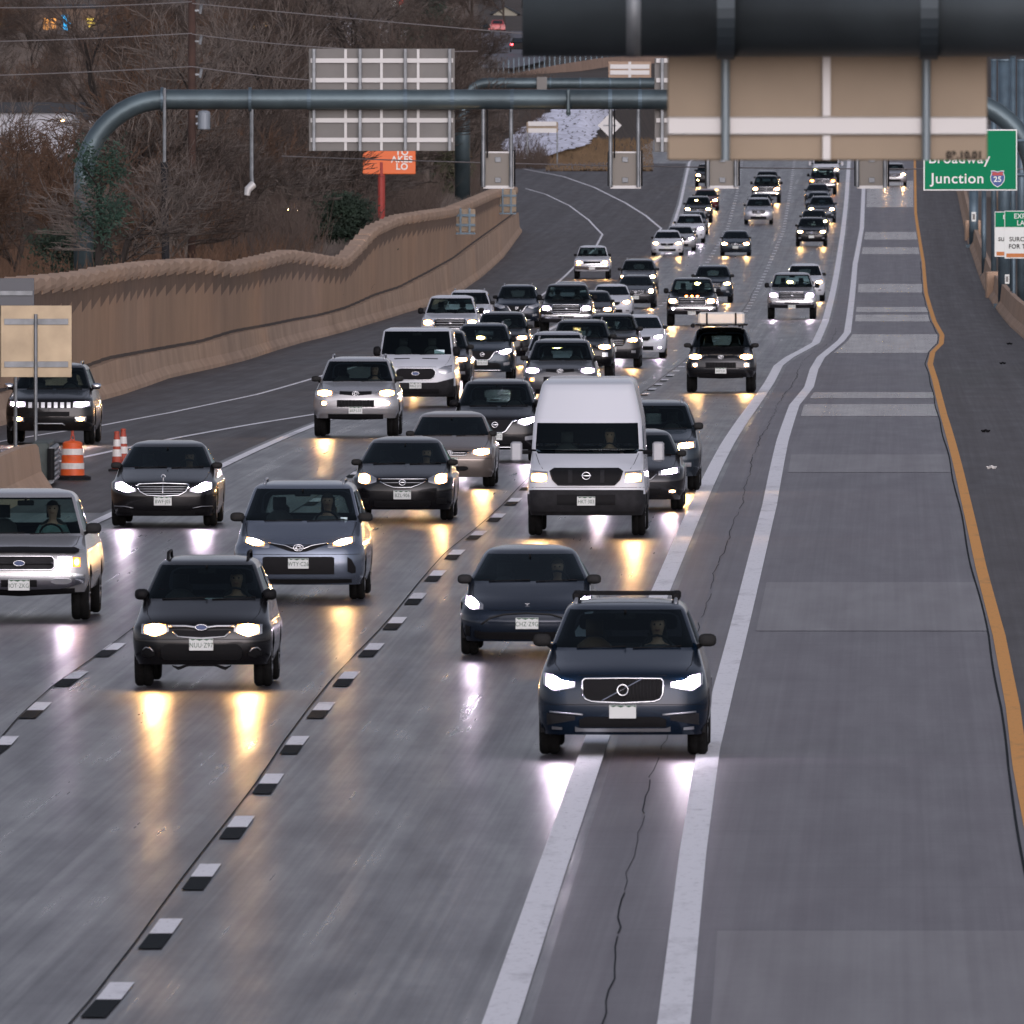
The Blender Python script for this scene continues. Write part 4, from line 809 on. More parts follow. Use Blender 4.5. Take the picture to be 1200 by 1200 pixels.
def passenger_van():
    c = Car("van", L=5.6, w=1.03, ov=1.0, wb=3.3, rw=.35, zb=.26, zh=1.06, zc=1.32, yc=.85, zr=2.02, yr=1.50, wbelt=.95, wr=.84, style='van', crown=.14, hoodcrown=.28, corner=(.24, .30), clad=.62, roofdrop=.09, wtop=[(1.32, .95), (1.93, .87), (1.97, .83), (2.02, .70)])
    c.patch("grille", M_BLACK, sym([(0, .98), (.42, .98), (.50, .92)]), sym([(0, .70), (.38, .71), (.46, .76), (.50, .83)]), .012); c.bar("grille_frame", M_CHROME, [(-.51, .83), (-.46, .74), (-.38, .695), (.38, .695), (.46, .74), (.51, .83), (.51, .92), (.43, .99), (-.43, .99), (-.51, .92)], .009, .02, closed=True); c.badge('oval', .86, .06)
    c.lamps([(.58, .98), (.74, 1.05), (.93, 1.08)], [(.58, .90), (.74, .84), (.93, .90)], [(.66, .93), (.74, .93)], [(.66, .88), (.74, .88)]); c.patch("hood_vent", M_BLACK, [(.16, 1.255), (.56, 1.245)], [(.16, 1.235), (.56, 1.22)], .010, True)
    c.patch("lower_bumper", M_CLAD, sym([(0, .62), (.55, .63), (.98, .74)]), sym([(0, .30), (.88, .30), (.98, .36)]), .03, deep=.15); c.patch("lower_grille", M_BLACK, sym([(0, .46), (.6, .46)]), sym([(0, .34), (.6, .34)]), .035); c.plate(.55, "WKZ·311", off=.05); c.mirrors(1.42, (.20, .26), .12, M_BLACK)
    mb = MB(); mb.box((.46, c.yc-c.ov+.20, 1.36), (.72, c.yc-c.ov+.24, 1.46)); mb.build("paper_on_dash", M_PAPER, c.root); return c
def slotted_suv():
    c = Car("suv", L=4.82, w=.97, ov=.90, wb=2.91, rw=.39, zb=.30, zh=1.00, zc=1.19, yc=1.15, zr=1.76, yr=1.98, wbelt=.86, wr=.64, crown=.13, corner=(.26, .30))
    g = c.patch("grille", M_CLAD, sym([(0, .93), (.50, .925)]), sym([(0, .80), (.50, .80)]), .012)[0]
    for x in (-.42, -.28, -.14, 0, .14, .28, .42): c.patch("grille_slot", M_SILVERTRIM, [(x-.045, .925), (x+.045, .925)], [(x-.04, .805), (x+.04, .805)], .020); 
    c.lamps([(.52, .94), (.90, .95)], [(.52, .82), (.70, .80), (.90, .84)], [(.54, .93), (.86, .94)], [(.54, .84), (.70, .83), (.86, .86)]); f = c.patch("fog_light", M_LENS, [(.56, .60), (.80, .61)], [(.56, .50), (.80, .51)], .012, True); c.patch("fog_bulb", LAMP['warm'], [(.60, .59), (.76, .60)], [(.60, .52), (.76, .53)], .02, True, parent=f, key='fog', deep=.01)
    c.patch("lower_grille", M_BLACK, sym([(0, .72), (.44, .72)]), sym([(0, .62), (.44, .62)]), .010); c.bar("bumper_strip", M_SILVERTRIM, [(-.34, .42), (-.28, .46), (.28, .46), (.34, .42)], .014, .02); c.mirrors(1.26, (.22, .14), .11, M_CHROME); c.rails(M_SILVERTRIM, .03); return c
def big_pickup(truck=True, name="pickup"):
    c = Car(name, L=5.8, w=1.01, ov=.95, wb=3.6, rw=.41, zb=.46, zh=1.12, zc=1.28, yc=1.30, zr=1.91, yr=2.0, wbelt=.90, wr=.68, style='pickup', crown=.11, hoodcrown=.20, corner=(.20, .22), tail=4.1, tw=.27)
    c.patch("grille", M_BLACK, sym([(0, 1.10), (.50, 1.10), (.54, 1.06)]), sym([(0, .80), (.48, .80), (.54, .86)]), .012)
    for z in (.86, .95, 1.04): c.bar("grille_bar", M_SILVERTRIM, [(-.50, z), (.50, z)], .014, .022)
    c.bar("grille_frame", M_CHROME, [(-.55, .86), (-.48, .79), (.48, .79), (.55, .86), (.55, 1.06), (.50, 1.115), (-.50, 1.115), (-.55, 1.06)], .018, .024, closed=True); c.badge('bow', .96, .05)
    c.lamps([(.60, 1.10), (.94, 1.10)], [(.60, .88), (.94, .90)], [(.62, 1.07), (.90, 1.07)], [(.62, .91), (.90, .92)])
    c.patch("bumper", M_CHROME, sym([(0, .74), (.70, .74), (.96, .76)]), sym([(0, .60), (.50, .58), (.96, .62)]), .08, deep=.14); c.patch("chin", M_CLAD, sym([(0, .59), (.55, .57), (.92, .60)]), sym([(0, .44), (.92, .46)]), .03); c.patch("bumper_slot", M_BLACK, sym([(0, .70), (.30, .70)]), sym([(0, .64), (.30, .64)]), .09)
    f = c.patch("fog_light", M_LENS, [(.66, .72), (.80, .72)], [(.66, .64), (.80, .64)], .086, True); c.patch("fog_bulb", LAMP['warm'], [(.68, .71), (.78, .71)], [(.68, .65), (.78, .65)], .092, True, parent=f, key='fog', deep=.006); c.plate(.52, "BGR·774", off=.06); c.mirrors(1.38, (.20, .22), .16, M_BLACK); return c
def small_pickup():
    c = Car("pickup", L=5.2, w=.92, ov=.85, wb=3.1, rw=.36, zb=.40, zh=.98, zc=1.12, yc=1.15, zr=1.68, yr=1.78, wbelt=.82, wr=.62, style='pickup', crown=.10, hoodcrown=.18, corner=(.16, .18), tail=3.2)
    c.patch("grille", M_CHROME, sym([(0, .93), (.48, .93)]), sym([(0, .74), (.48, .74)]), .012); c.patch("grille_opening", M_BLACK, sym([(0, .90), (.44, .90)]), sym([(0, .77), (.44, .77)]), .018)
    c.lamps([(.52, .92), (.82, .92)], [(.52, .78), (.82, .78)], [(.54, .91), (.78, .91)], [(.54, .79), (.78, .79)]); c.patch("bumper", M_CHROME, sym([(0, .66), (.88, .66)]), sym([(0, .48), (.88, .50)]), .06, deep=.1); c.patch("indicator", MATS["lamp_amber"], [(.58, .74), (.80, .74)], [(.58, .70), (.80, .70)], .014, True)
    c.plate(.55, "", off=.08); c.mirrors(1.20, (.18, .13), .08, M_BLACK); return c
def mid_suv():
    c = Car("suv", L=4.7, w=.925, ov=.90, wb=2.76, rw=.36, zb=.28, zh=.95, zc=1.14, yc=1.12, zr=1.69, yr=1.95, wbelt=.83, wr=.61, crown=.13)
    c.patch("grille", M_BLACK, sym([(0, .90), (.42, .90)]), sym([(0, .68), (.36, .68), (.42, .76)]), .012)
    for z in (.74, .80, .86): c.bar("grille_bar", M_SILVERTRIM, [(-.38, z), (.38, z)], .010, .022)
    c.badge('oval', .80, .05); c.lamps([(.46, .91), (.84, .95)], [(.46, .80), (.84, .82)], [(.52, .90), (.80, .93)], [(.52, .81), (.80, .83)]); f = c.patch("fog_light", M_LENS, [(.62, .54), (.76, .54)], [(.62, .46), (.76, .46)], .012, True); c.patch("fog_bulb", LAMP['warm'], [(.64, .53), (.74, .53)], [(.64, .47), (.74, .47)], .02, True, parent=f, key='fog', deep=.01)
    c.patch("lower_grille", M_BLACK, sym([(0, .50), (.50, .50)]), sym([(0, .34), (.50, .34)]), .010); c.plate(.58, ""); c.mirrors(1.21, (.19, .14), .09); c.rails(M_SILVERTRIM, .04); return c
def mid_sedan():
    c = Car("sedan", L=4.7, w=.90, ov=.90, wb=2.75, rw=.325, zb=.20, zh=.75, zc=.96, yc=1.15, zr=1.43, yr=2.05, wbelt=.81, wr=.575, style='sedan', crown=.16)
    c.patch("grille", M_BLACK, sym([(0, .70), (.38, .71)]), sym([(0, .58), (.30, .58), (.38, .64)]), .012); c.bar("grille_frame", M_SILVERTRIM, [(-.40, .66), (-.30, .57), (.30, .57), (.40, .66)], .010, .02); c.badge('letter', .645, .05)
    c.lamps([(.44, .72), (.82, .80)], [(.44, .64), (.82, .68)], [(.50, .72), (.78, .78)], [(.50, .65), (.78, .69)]); f = c.patch("fog_light", M_LENS, [(.62, .38), (.76, .38)], [(.62, .32), (.76, .32)], .012, True); c.patch("fog_bulb", LAMP['warm'], [(.64, .37), (.74, .37)], [(.64, .33), (.74, .33)], .02, True, parent=f, key='fog', deep=.01)
    c.patch("lower_grille", M_BLACK, sym([(0, .40), (.48, .40)]), sym([(0, .27), (.48, .27)]), .010); c.plate(.48, ""); c.mirrors(1.01, (.18, .12), .08); return c
BUILD = dict(luxury=luxury_suv, smooth=smooth_sedan, compact=compact_suv, minivan=minivan, formal=formal_sedan, oldpickup=old_pickup, blacksedan=black_sedan, plain=plain_sedan, vee=vee_suv, rugged=rugged_suv, cargo=cargo_van, passvan=passenger_van, slotted=slotted_suv, bigpickup=big_pickup, smallpickup=small_pickup, midsuv=mid_suv, midsedan=mid_sedan)
PAINTS = dict(navy=((.003, .012, .028), .3), darkblue=((.010, .017, .030), .35), black=((.005, .005, .006), .2), bluegrey=((.12, .145, .19), .5), silver=((.42, .42, .43), .5), white=((.60, .62, .66), .0), champagne=((.22, .19, .17), .5), grey=((.10, .103, .11), .5),
    charcoal=((.020, .021, .024), .5), slate=((.03, .042, .055), .5), darkred=((.10, .012, .012), .4), tan=((.20, .17, .13), .4), palesilver=((.42, .43, .46), .5))
for k_, (c_, m_) in PAINTS.items(): paint("paint_"+k_, c_, m_)
CACHE = {}
GROUP = "vehicles driving towards the camera on the highway"
VEH = {}
def vehicle(key, col, x, y, label, cat, lamp='warm', fog='off', yaw=0.0, D=None, keep=None):
    if key not in CACHE:
        c = BUILD[key](); CACHE[key] = c; root = c.root; index_tree(root)
    else:
        root = copy_tree(CACHE[key].root)
    c = CACHE[key]
    D = D or D_of(y); X = (x-600)*D/F_PX
    slope = (zr(D+4)-zr(D-2))/6
    root.location = (X, D, zr(D)+.012); root.rotation_euler = (slope, 0, -0.0208+yaw)
    tag(root, label, cat, GROUP); pm = MATS["paint_"+col]
    for o in walk(root):
        k = o.get("slotkey")
        if not k: continue
        if k == 'paint': m = pm
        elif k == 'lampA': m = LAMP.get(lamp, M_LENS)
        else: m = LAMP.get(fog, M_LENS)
        o.material_slots[0].link = 'OBJECT'; o.material_slots[0].material = m
    VEH[label] = (root, c); return root, c
# ---------------------------------------------------------------- the traffic, near to far
V = vehicle
near = {}
near['suv'] = V('luxury','navy',731,885,"navy blue SUV nearest the camera, with roof crossbars and a diagonal grille bar","SUV",'white')
near['smooth'] = V('smooth','darkblue',619,768,"smooth-nosed dark blue sedan without a grille, just behind the nearest navy SUV","sedan",'white')
near['compact'] = V('compact','black',239,805,"black compact SUV with warm headlights and black roof rails in the lower left lane","SUV",'warm')
near['minivan'] = V('minivan','bluegrey',352,703,"blue-grey minivan with a wide black lower grille, behind the lower left black SUV","minivan",'warm')
near['formal'] = V('formal','black',193,617,"black sedan with a chrome-framed slatted grille beside the traffic cones","sedan",'white')
near['old'] = V('oldpickup','silver',26,727,"silver pickup truck with chrome bumper cut off by the left edge of the picture","pickup truck",'white')
near['blacksedan'] = V('blacksedan','black',473,610,"black sedan with warm headlights left of the tall white van","sedan",'warm')
V('plain','champagne',528,571,"old champagne grey sedan partly hidden behind the black sedan","sedan",'warm')
V('vee','black',581,541,"black SUV with a chrome V grille just left of the tall white van","SUV",'white','off')
near['van'] = V('cargo','white',688,628,"tall white high-roof cargo van with black grille and black lower bumper in the middle lane","van",'warm')
V('midsedan','charcoal',744,598,"charcoal sedan half hidden by the right side of the tall white van","sedan",'white','warm')
V('midsuv','slate',764,575,"slate SUV with one headlight showing behind the charcoal sedan","SUV",'warm')
near['rugged'] = V('rugged','silver',418,512,"silver off-road SUV with four lights on, right of the forked white lines","SUV",'warm','warm')
V('passvan','white',488,477,"white low-roof passenger van with an oval black grille and its headlights off","van",'off')
V('midsuv','charcoal',514,458,"charcoal SUV peeking out from behind the white passenger van","SUV",'warm')
V('slotted','black',60,521,"black SUV with a slotted grille on the left ramp lane behind the sign post","SUV",'white','warm')
V('vee','slate',566,446,"slate SUV with chrome V grille right behind the white passenger van","SUV",'white')
V('midsuv','black',588,428,"black SUV with one round warm headlight behind the slate V-grille SUV","SUV",'warm')
V('vee','darkblue',606,384,"dark blue crossover with chrome V grille and unlit headlights","SUV",'off')
V('bigpickup','white',528,412,"white pickup truck with warm headlights above the white passenger van","pickup truck",'warm')
V('midsuv','white',549,393,"white SUV tucked behind the white pickup truck, only its right side visible","SUV",'white')
V('rugged','grey',657,480,"grey off-road SUV directly behind the tall white van, amber lights beside its grille","SUV",'white','amber')
V('midsuv','palesilver',652,461,"pale silver SUV with roof rails showing above the grey off-road SUV","SUV",'warm')
V('rugged','black',681,446,"black off-road SUV with round warm headlights right of the pale silver SUV","SUV",'warm','off')
V('midsuv','charcoal',717,431,"charcoal crossover with chrome grille bars left of the small white hatchback","SUV",'warm','off')
V('midsedan','white',749,420,"small white sedan with a low fog light on, right of the charcoal crossover","sedan",'white','white')
V('bigpickup','black',664,392,"lifted black pickup truck with a big dark grille and lamps on","pickup truck",'white')
V('plain','grey',668,370,"grey sedan roof visible just above the lifted black pickup truck","sedan",'off')
V('plain','charcoal',694,383,"small charcoal sedan squeezed between the lifted black pickup and the white sedan","sedan",'warm')
V('midsedan','white',716,374,"white sedan with bright warm headlight behind the small charcoal sedan","sedan",'warm')
V('blacksedan','charcoal',745,361,"charcoal sedan with warm headlights in front of a grey SUV, left of the amber-lit pickup","sedan",'warm')
V('midsuv','grey',748,346,"grey SUV with four warm lights stacked behind a charcoal sedan","SUV",'warm','warm')
V('smallpickup','white',694,327,"small white pickup truck alone by the left edge line","pickup truck",'warm')
near['truck'] = V('bigpickup','black',811,382,"black pickup truck with three amber marker lights over its grille and a brilliant left headlamp","pickup truck",'warm','white')
V('midsuv','slate',835,355,"slate SUV behind the amber-lit black pickup truck","SUV",'warm')
near['rack'] = V('rugged','charcoal',845,460,"charcoal off-road SUV carrying a folded white rooftop tent, four lights on","SUV",'warm','warm')
V('bigpickup','silver',928,374,"silver pickup truck with cool white headlights in the lane beside the thick white lines","pickup truck",'white')
V('midsuv','white',943,353,"white SUV just behind the silver pickup truck beside the thick white lines","SUV",'warm')
V('plain','slate',862,300,"slate blue sedan alone in the middle lane with pale headlights","sedan",'warm')
V('midsedan','white',782,300,"white sedan leftmost of the far left-lane queue","sedan",'warm')
V('midsedan','silver',797,294,"silver sedan right behind the leftmost white sedan of the far queue","sedan",'white')
V('midsuv','white',808,285,"white SUV in the far left lane between a silver sedan and a dark SUV","SUV",'white')
V('plain','grey',813,275,"grey sedan roof just above the far white SUV in the left lane","sedan",'off')
V('midsuv','charcoal',818,261,"charcoal SUV in the far left lane in front of a dark red sedan","SUV",'warm')
V('midsedan','darkred',827,247,"dark red sedan in the far left lane","sedan",'warm')
V('midsuv','black',829,219,"black SUV farthest up the left lane, partly hidden by a hanging lane signal","SUV",'warm','warm')
V('midsuv','palesilver',889,263,"pale silver SUV with unlit lamps in the far middle lane","SUV",'off')
V('plain','black',891,252,"black sedan roof just above the pale silver SUV in the far middle lane","sedan",'warm')
V('bigpickup','black',898,238,"black pickup truck in the far middle lane with low bright lamps","pickup truck",'warm','warm')
V('midsuv','charcoal',899,228,"charcoal SUV right behind the far middle-lane black pickup","SUV",'off')
V('midsuv','black',951,289,"black boxy SUV heading the far right-lane queue","SUV",'warm')
V('midsedan','charcoal',954,273,"charcoal sedan second in the far right-lane queue","sedan",'warm')
V('midsuv','slate',963,261,"slate SUV third in the far right-lane queue, set slightly right","SUV",'warm')
V('plain','darkblue',959,250,"dark blue sedan fourth in the far right-lane queue","sedan",'off')
V('blacksedan','black',958,240,"black sedan fifth in the far right-lane queue","sedan",'off')
V('bigpickup','black',964,228,"black pickup truck with amber lamps near the back of the far right-lane queue","pickup truck",'amber')
V('cargo','white',968,214,"white van at the very back of the far right-lane queue","van",'warm')
V('midsuv','silver',1048,218,"silver SUV alone in the express lane beside a hanging lane signal","SUV",'warm')
# amber cab lights and rooftop tent
def local(rc, pts): return pts
root, c = near['truck']
for x in (-.22, 0, .22):
    mb = MB(); y = c.fy(abs(x), 1.18)-.03; mb.box((x-.06, y-.02, 1.15), (x+.06, y+.06, 1.21), .015); mb.build("marker_light", LAMP['amber'], root)
root, c = near['rack']
tent = tag(empty("rooftop_tent", (0, 0, 0)), "folded white rooftop tent strapped on the charcoal off-road SUV", "rooftop tent")
tent.matrix_world = Matrix.Translation(root.location) @ root.rotation_euler.to_matrix().to_4x4() @ Matrix.Translation((0, 1.55, c.zr+.02))
mb = MB(); mb.box((-.64, -.95, .06), (.64, 1.15, .40), .05); mb.build("tent_shell", mat("tent_white", (.55, .56, .54), .6), tent)
mb = MB(); mb.box((-.72, -1.0, .035), (.72, 1.2, .075), .01); [mb.box((x-.03, -1.0, .0), (x+.03, 1.2, .04)) for x in (-.5, .5)]; mb.build("tent_base", M_BLACK, tent)
mb = MB(); [mb.box((x-.025, -.965, .05), (x+.025, -.94, .39)) for x in (-.4, .4)]; mb.build("strap", M_CLAD, tent)
mb = MB(); mb.tube([(-.80, -.6, .03), (-.80, 1.0, .03)], .06, 8); mb.build("awning_tube", M_BLACK, tent)
# ---------------------------------------------------------------- people behind the windscreens
def skin(name, chains, m, parent=None, sub=1):
    """chains: list of [(x,y,z,r), ...]; first point of later chains names an existing vertex index via ('at', i)"""
    V_ = []; E = []; Rr = []
    for ch in chains:
        prev = None
        for p in ch:
            if p[0] == 'at': prev = p[1]; continue
            V_.append(p[:3]); Rr.append(p[3]); i = len(V_)-1
            if prev is not None: E.append((prev, i))
            prev = i
    me = bpy.data.meshes.new(name); me.from_pydata(V_, E, []); o = bpy.data.objects.new(name, me); COL.objects.link(o)
    md = o.modifiers.new("s", 'SKIN'); ly = me.skin_vertices[0] if me.skin_vertices else None
    for i, r in enumerate(Rr): me.skin_vertices[0].data[i].radius = (r, r)
    me.skin_vertices[0].data[0].use_root = True; md.use_smooth_shade = True
    sb = o.modifiers.new("d", 'SUBSURF'); sb.levels = sub; sb.render_levels = sub
    bpy.context.view_layer.update()
    m2 = bpy.data.meshes.new_from_object(o.evaluated_get(bpy.context.evaluated_depsgraph_get())); bpy.data.objects.remove(o)
    m2.materials.clear(); m2.materials.append(m); r = bpy.data.objects.new(name, m2); COL.objects.link(r)
    if parent is not None: r.parent = parent
    return r
def make_person(skinm, cloth, hairm, longhair):
    ch = [[(0,0,.10,.15), (0,.03,.28,.13), (0,.04,.44,.14), (0,.03,.53,.075), (0,.01,.60,.05), (0,-.01,.66,.072), (0,-.015,.74,.088), (0,0,.81,.078), (0,.0,.855,.04)]]
    for sx in (-1, 1):
        ch.append([('at', 2), (sx*.17,.03,.46,.055), (sx*.24,-.13,.28,.045), (sx*.20,-.30,.24,.036), (sx*.15,-.42,.32,.028)])
        base = sum(len([p for p in q if p[0] != 'at']) for q in ch)-1
        for k in range(4): ch.append([('at', base), (sx*(.15-.012*k),-.47,.345-.018*k,.010), (sx*(.13-.012*k),-.495,.34-.018*k,.009), (sx*(.115-.01*k),-.475,.335-.018*k,.008)])
        ch.append([('at', base), (sx*.135,-.44,.355,.011), (sx*.12,-.46,.37,.009)])
        ch.append([('at', 0), (sx*.10,-.12,.08,.10), (sx*.13,-.46,.10,.065), (sx*.12,-.72,-.14,.045), (sx*.12,-.82,-.17,.035)])
    ch.append([('at', 6), (0,-.105,.735,.014)])
    for sx in (-1, 1): ch.append([('at', 6), (sx*.083,.0,.735,.013)])
    p = skin("person", ch, skinm)
    cl = [[(0,0,.08,.168), (0,.03,.28,.148), (0,.04,.44,.156), (0,.03,.52,.09)]]
    for sx in (-1, 1): cl.append([('at', 2), (sx*.17,.03,.46,.070), (sx*.24,-.13,.28,.058), (sx*.20,-.30,.24,.048)])
    skin("shirt", cl, cloth, p)
    v = []; f = []; n = 14
    for i in range(8):
        t = i/7*(1.75 if longhair else 1.35)
        for k in range(n):
            a = 2*math.pi*k/n; r = math.sin(t)*.100; y = r*math.sin(a)*1.12; front = math.sin(a) < -.2
            z = .755+.118*math.cos(t); z = max(z, .80) if front else z
            v.append((r*math.cos(a), y+.012, z-(.10 if longhair and i == 7 and not front else 0)))
    for i in range(7):
        for k in range(n): q = (k+1) % n; f.append((i*n+k, (i+1)*n+k, (i+1)*n+q, i*n+q))
    mesh("hair", v, f, hairm, p, True)
    mb = MB(); [mb.lathe([(.001, -.012), (.011, -.006), (.012, 0), (.011, .006), (.001, .012)], 8, (sx*.033, -.092, .752)) for sx in (-1, 1)]; mb.build("eyes", M_BLACK, p)
    mb = MB(); mb.tube([(-.026, -.088, .688), (0, -.094, .685), (.026, -.088, .688)], .006, 5); mb.build("mouth", mat("lips", (.22, .08, .07), .6), p)
    return p
SK1 = mat("skin_light", (.42, .25, .18), .55); SK2 = mat("skin_tan", (.26, .15, .10), .55)
HA1 = mat("hair_dark", (.02, .014, .010), .7); HA2 = mat("hair_brown", (.07, .04, .022), .7)
folk = [('suv', SK1, (.05,.05,.06), HA1, True, "person in a dark jacket driving the nearest navy SUV"),
        ('smooth', SK1, (.06,.10,.22), HA2, False, "person in a blue shirt holding the wheel of the smooth-nosed dark blue sedan"),
        ('compact', SK2, (.03,.03,.03), HA1, False, "person with short dark hair driving the black compact SUV"),
        ('minivan', SK1, (.10,.10,.11), HA1, True, "person driving the blue-grey minivan"),
        ('formal', SK2, (.04,.04,.05), HA1, False, "person driving the black sedan with the chrome-framed grille"),
        ('old', SK1, (.10,.18,.18), HA2, False, "person in a pale green shirt driving the silver pickup at the left edge"),
        ('van', SK2, (.12,.06,.05), HA1, False, "person driving the tall white cargo van"),
        ('blacksedan', SK1, (.05,.05,.05), HA1, False, "person driving the black sedan left of the white cargo van"),
        ('rugged', SK1, (.09,.09,.10), HA2, True, "person driving the silver off-road SUV with four lights")]
for key, sk, cc_, ha, lg, lab in folk:
    root, c = near[key]; p = make_person(sk, mat("shirt_"+key, cc_, .9, noise=(20, .2)), ha, lg)
    hip = c.hip; p.matrix_world = Matrix.Translation(root.location) @ root.rotation_euler.to_matrix().to_4x4() @ Matrix.Translation((hip[0], hip[1]-.02, hip[2]))
    tag(p, lab, "person")
# tan passenger seat in the nearest SUV
for ch in near['suv'][0].children:
    if ch.name.startswith("seat") and ch.data.vertices[0].co.x < 0: ch.data.materials.clear(); ch.data.materials.append(M_TAN)
# ---------------------------------------------------------------- gantries
def flange(mb, x, y, z, r, w=.10, t=.09): 
    mb.tube([(x-w/2, y, z), (x+w/2, y, z)], r+t, 24)
# near cantilever arm overhead, out of focus
DN = 112.0; sN = F_PX/DN; zc_ = zpt(10, DN); x0 = (612-600)/sN; RN = .295
g = tag(empty("sign_gantry", (8.2, DN, zr(DN))), "thick dark steel cantilever gantry arm crossing the top right of the picture, out of focus", "gantry"); G0 = Vector(g.location)
mb = MB(); mb.tube([(x0-G0.x, 0, zc_-G0.z), (6.2-G0.x, 0, zc_-G0.z), (7.0-G0.x, 0, zc_-.15-G0.z), (7.7-G0.x, 0, zc_-.6-G0.z), (8.1-G0.x, 0, zc_-1.3-G0.z), (0, 0, zc_-2.2-G0.z), (0, 0, 0)], RN, 40)
M_NEARP = mat("dark_weathered_steel", (.044, .055, .060), .45, .4, noise=(.7, .5)); mb.build("arm_pipe", M_NEARP, g, True)
mb = MB()
for px in (850, 1088):
    mb = MB(); X = (px-600)/sN-G0.x; z = zc_-G0.z; mb.tube([(X-.055, 0, z), (X+.055, 0, z)], RN+.018, 32); mb.build("clamp_band", mat("dark_clamp", (.03, .042, .05), .5, .5), g)
mb = MB(); X = (742-600)/sN-G0.x; mb.tube([(X-.045, 0, z), (X+.045, 0, z)], RN+.003, 40); mb.build("zinc_sheen_band", mat("zinc_sheen", (.14, .155, .165), .5, .4, noise=(4, .3)), g, True)  # pale zinc sleeve; its tone paints in a bright reflection stripe
sg = tag(empty("lane_sign", ((970-600)/sN, DN+.55, zpt(128, DN))), "tan back of a large blurred overhead lane sign hanging under the near gantry arm", "sign"); S0 = Vector(sg.location)
fx = lambda px: (px-600)*(DN+.55)/F_PX-S0.x; fz = lambda py: zpt(py, DN+.55)-S0.z
mb = MB(); mb.box((fx(782), 0, fz(188)), (fx(1157), .05, fz(-60)), .01); mb.build("sign_panel", M_TANP, sg)
mb = MB(); mb.box((fx(782), -.05, fz(158)), (fx(1157), -.004, fz(137)), .008); mb.build("stringer", M_STR, sg)
mb = MB(); mb.box((fx(964), -.044, fz(187)), (fx(973), -.003, fz(159))); mb.box((fx(964), -.044, fz(136)), (fx(973), -.003, fz(-50))); mb.build("vertical_rib", M_STR, sg)
mb = MB()
for px in (850, 1085): mb.tube([(fx(px), -.10, fz(188)), (fx(px), -.10, fz(-50))], .027, 10)
mb.build("hanger_tube", mat("hanger_grey", (.18, .22, .24), .5, .5), sg)
text("stencil_text", "03.10.01", .060, M_BLACK, sg, (fx(1130), -.004, fz(182)), cx=1.0, bold=.003)
# first full gantry across the road
DG = 580.0; sG = F_PX/DG; X_ = lambda px: (px-600)/sG
zg = zpt(116.5, DG)
g = tag(empty("sign_gantry", (X_(78), DG, zr(DG)+1.8)), "blue-grey steel pipe gantry spanning the whole road with bent ends, behind the near sign", "gantry"); G0 = Vector(g.location)
M_GANT = mat("gantry_blue_steel", (.080, .112, .124), .42, .5, noise=(.55, .4))
rb = 2.6; path = [(X_(98), zr(DG)+1.0)]
xl, xr = X_(98), X_(1212)
pts = [(xl, zr(DG)+1.5)]+[(xl+rb*(1-math.cos(a)), zg-rb*(1-math.sin(a))) for a in np.linspace(0, math.pi/2, 12)]+[(xr-rb*(1-math.sin(a)), zg-rb*(1-math.cos(a))) for a in np.linspace(0, math.pi/2, 12)]+[(xr, zr(DG))]
mb = MB(); mb.tube([(x-G0.x, 0, z-G0.z) for x, z in pts], .315, 28); mb.build("gantry_pipe", M_GANT, g, True)
mb = MB()
for px in (190, 293): flange(mb, X_(px)-G0.x, 0, zg-G0.z, .315, .10, .07)
for px in (362, 475, 530, 600, 715, 750, 885): flange(mb, X_(px)-G0.x, 0, zg-G0.z, .315, .12, .012)
mb.build("pipe_flange", M_POST, g)
mb = MB(); xx = X_(666)-G0.x; mb.box((xx-.06, -.42, zg-G0.z-.45), (xx+.06, -.30, zg-G0.z+.34), .03); mb.tube([(xx, -.36, zg-G0.z-.45), (xx, 0, zg-G0.z-.40)], .08, 8); mb.build("junction_arm", M_GANT, g)
def back_sign(lab, px0, px1, py0, py1, D, ribs, rows, post=(), name="road_sign", pm=None, cat="sign"):
    o = tag(empty(name, ((px0+px1)/2*D/F_PX-600*D/F_PX, D, zpt(py1, D))), lab, cat); O = Vector(o.location)
    fx = lambda p: (p-600)*D/F_PX-O.x; fz = lambda p: zpt(p, D)-O.z
    mb = MB(); mb.box((fx(px0), 0, fz(py1)), (fx(px1), .06, fz(py0)), .01); mb.build("sign_panel", pm or M_GREYP, o)
    mb = MB(); h = 2.6*D/F_PX
    for r in rows: mb.box((fx(px0+2), -.08, fz(r)-h), (fx(px1-2), -.003, fz(r)+h))
    if rows: mb.build("stringer", M_STR, o)
    mb = MB()
    for r in ribs: w_ = 1.6*D/F_PX; mb.box((fx(r)-w_, -.05, fz(py1)+.02), (fx(r)+w_, -.002, fz(py0)-.02))
    if ribs: mb.build("vertical_rib", M_STR, o)
    mb = MB()
    for r in post: mb.box((fx(r)-.05, -.20, fz(py1)), (fx(r)+.05, -.083, fz(py0)), .01)
    if post: mb.build("hanger_post", M_GALV, o)
    return o
back_sign("large grey back of an overhead sign with white stringers, left end of the pipe gantry", 362, 533, 57, 177, DG+.40, (405, 447, 490), (71, 94, 141, 164), (368, 422, 475, 527))
back_sign("grey back of an overhead sign mostly hidden behind the near tan sign", 767, 960, 68, 178, DG+.40, (800, 860), (71, 94, 141, 164), (776, 930))
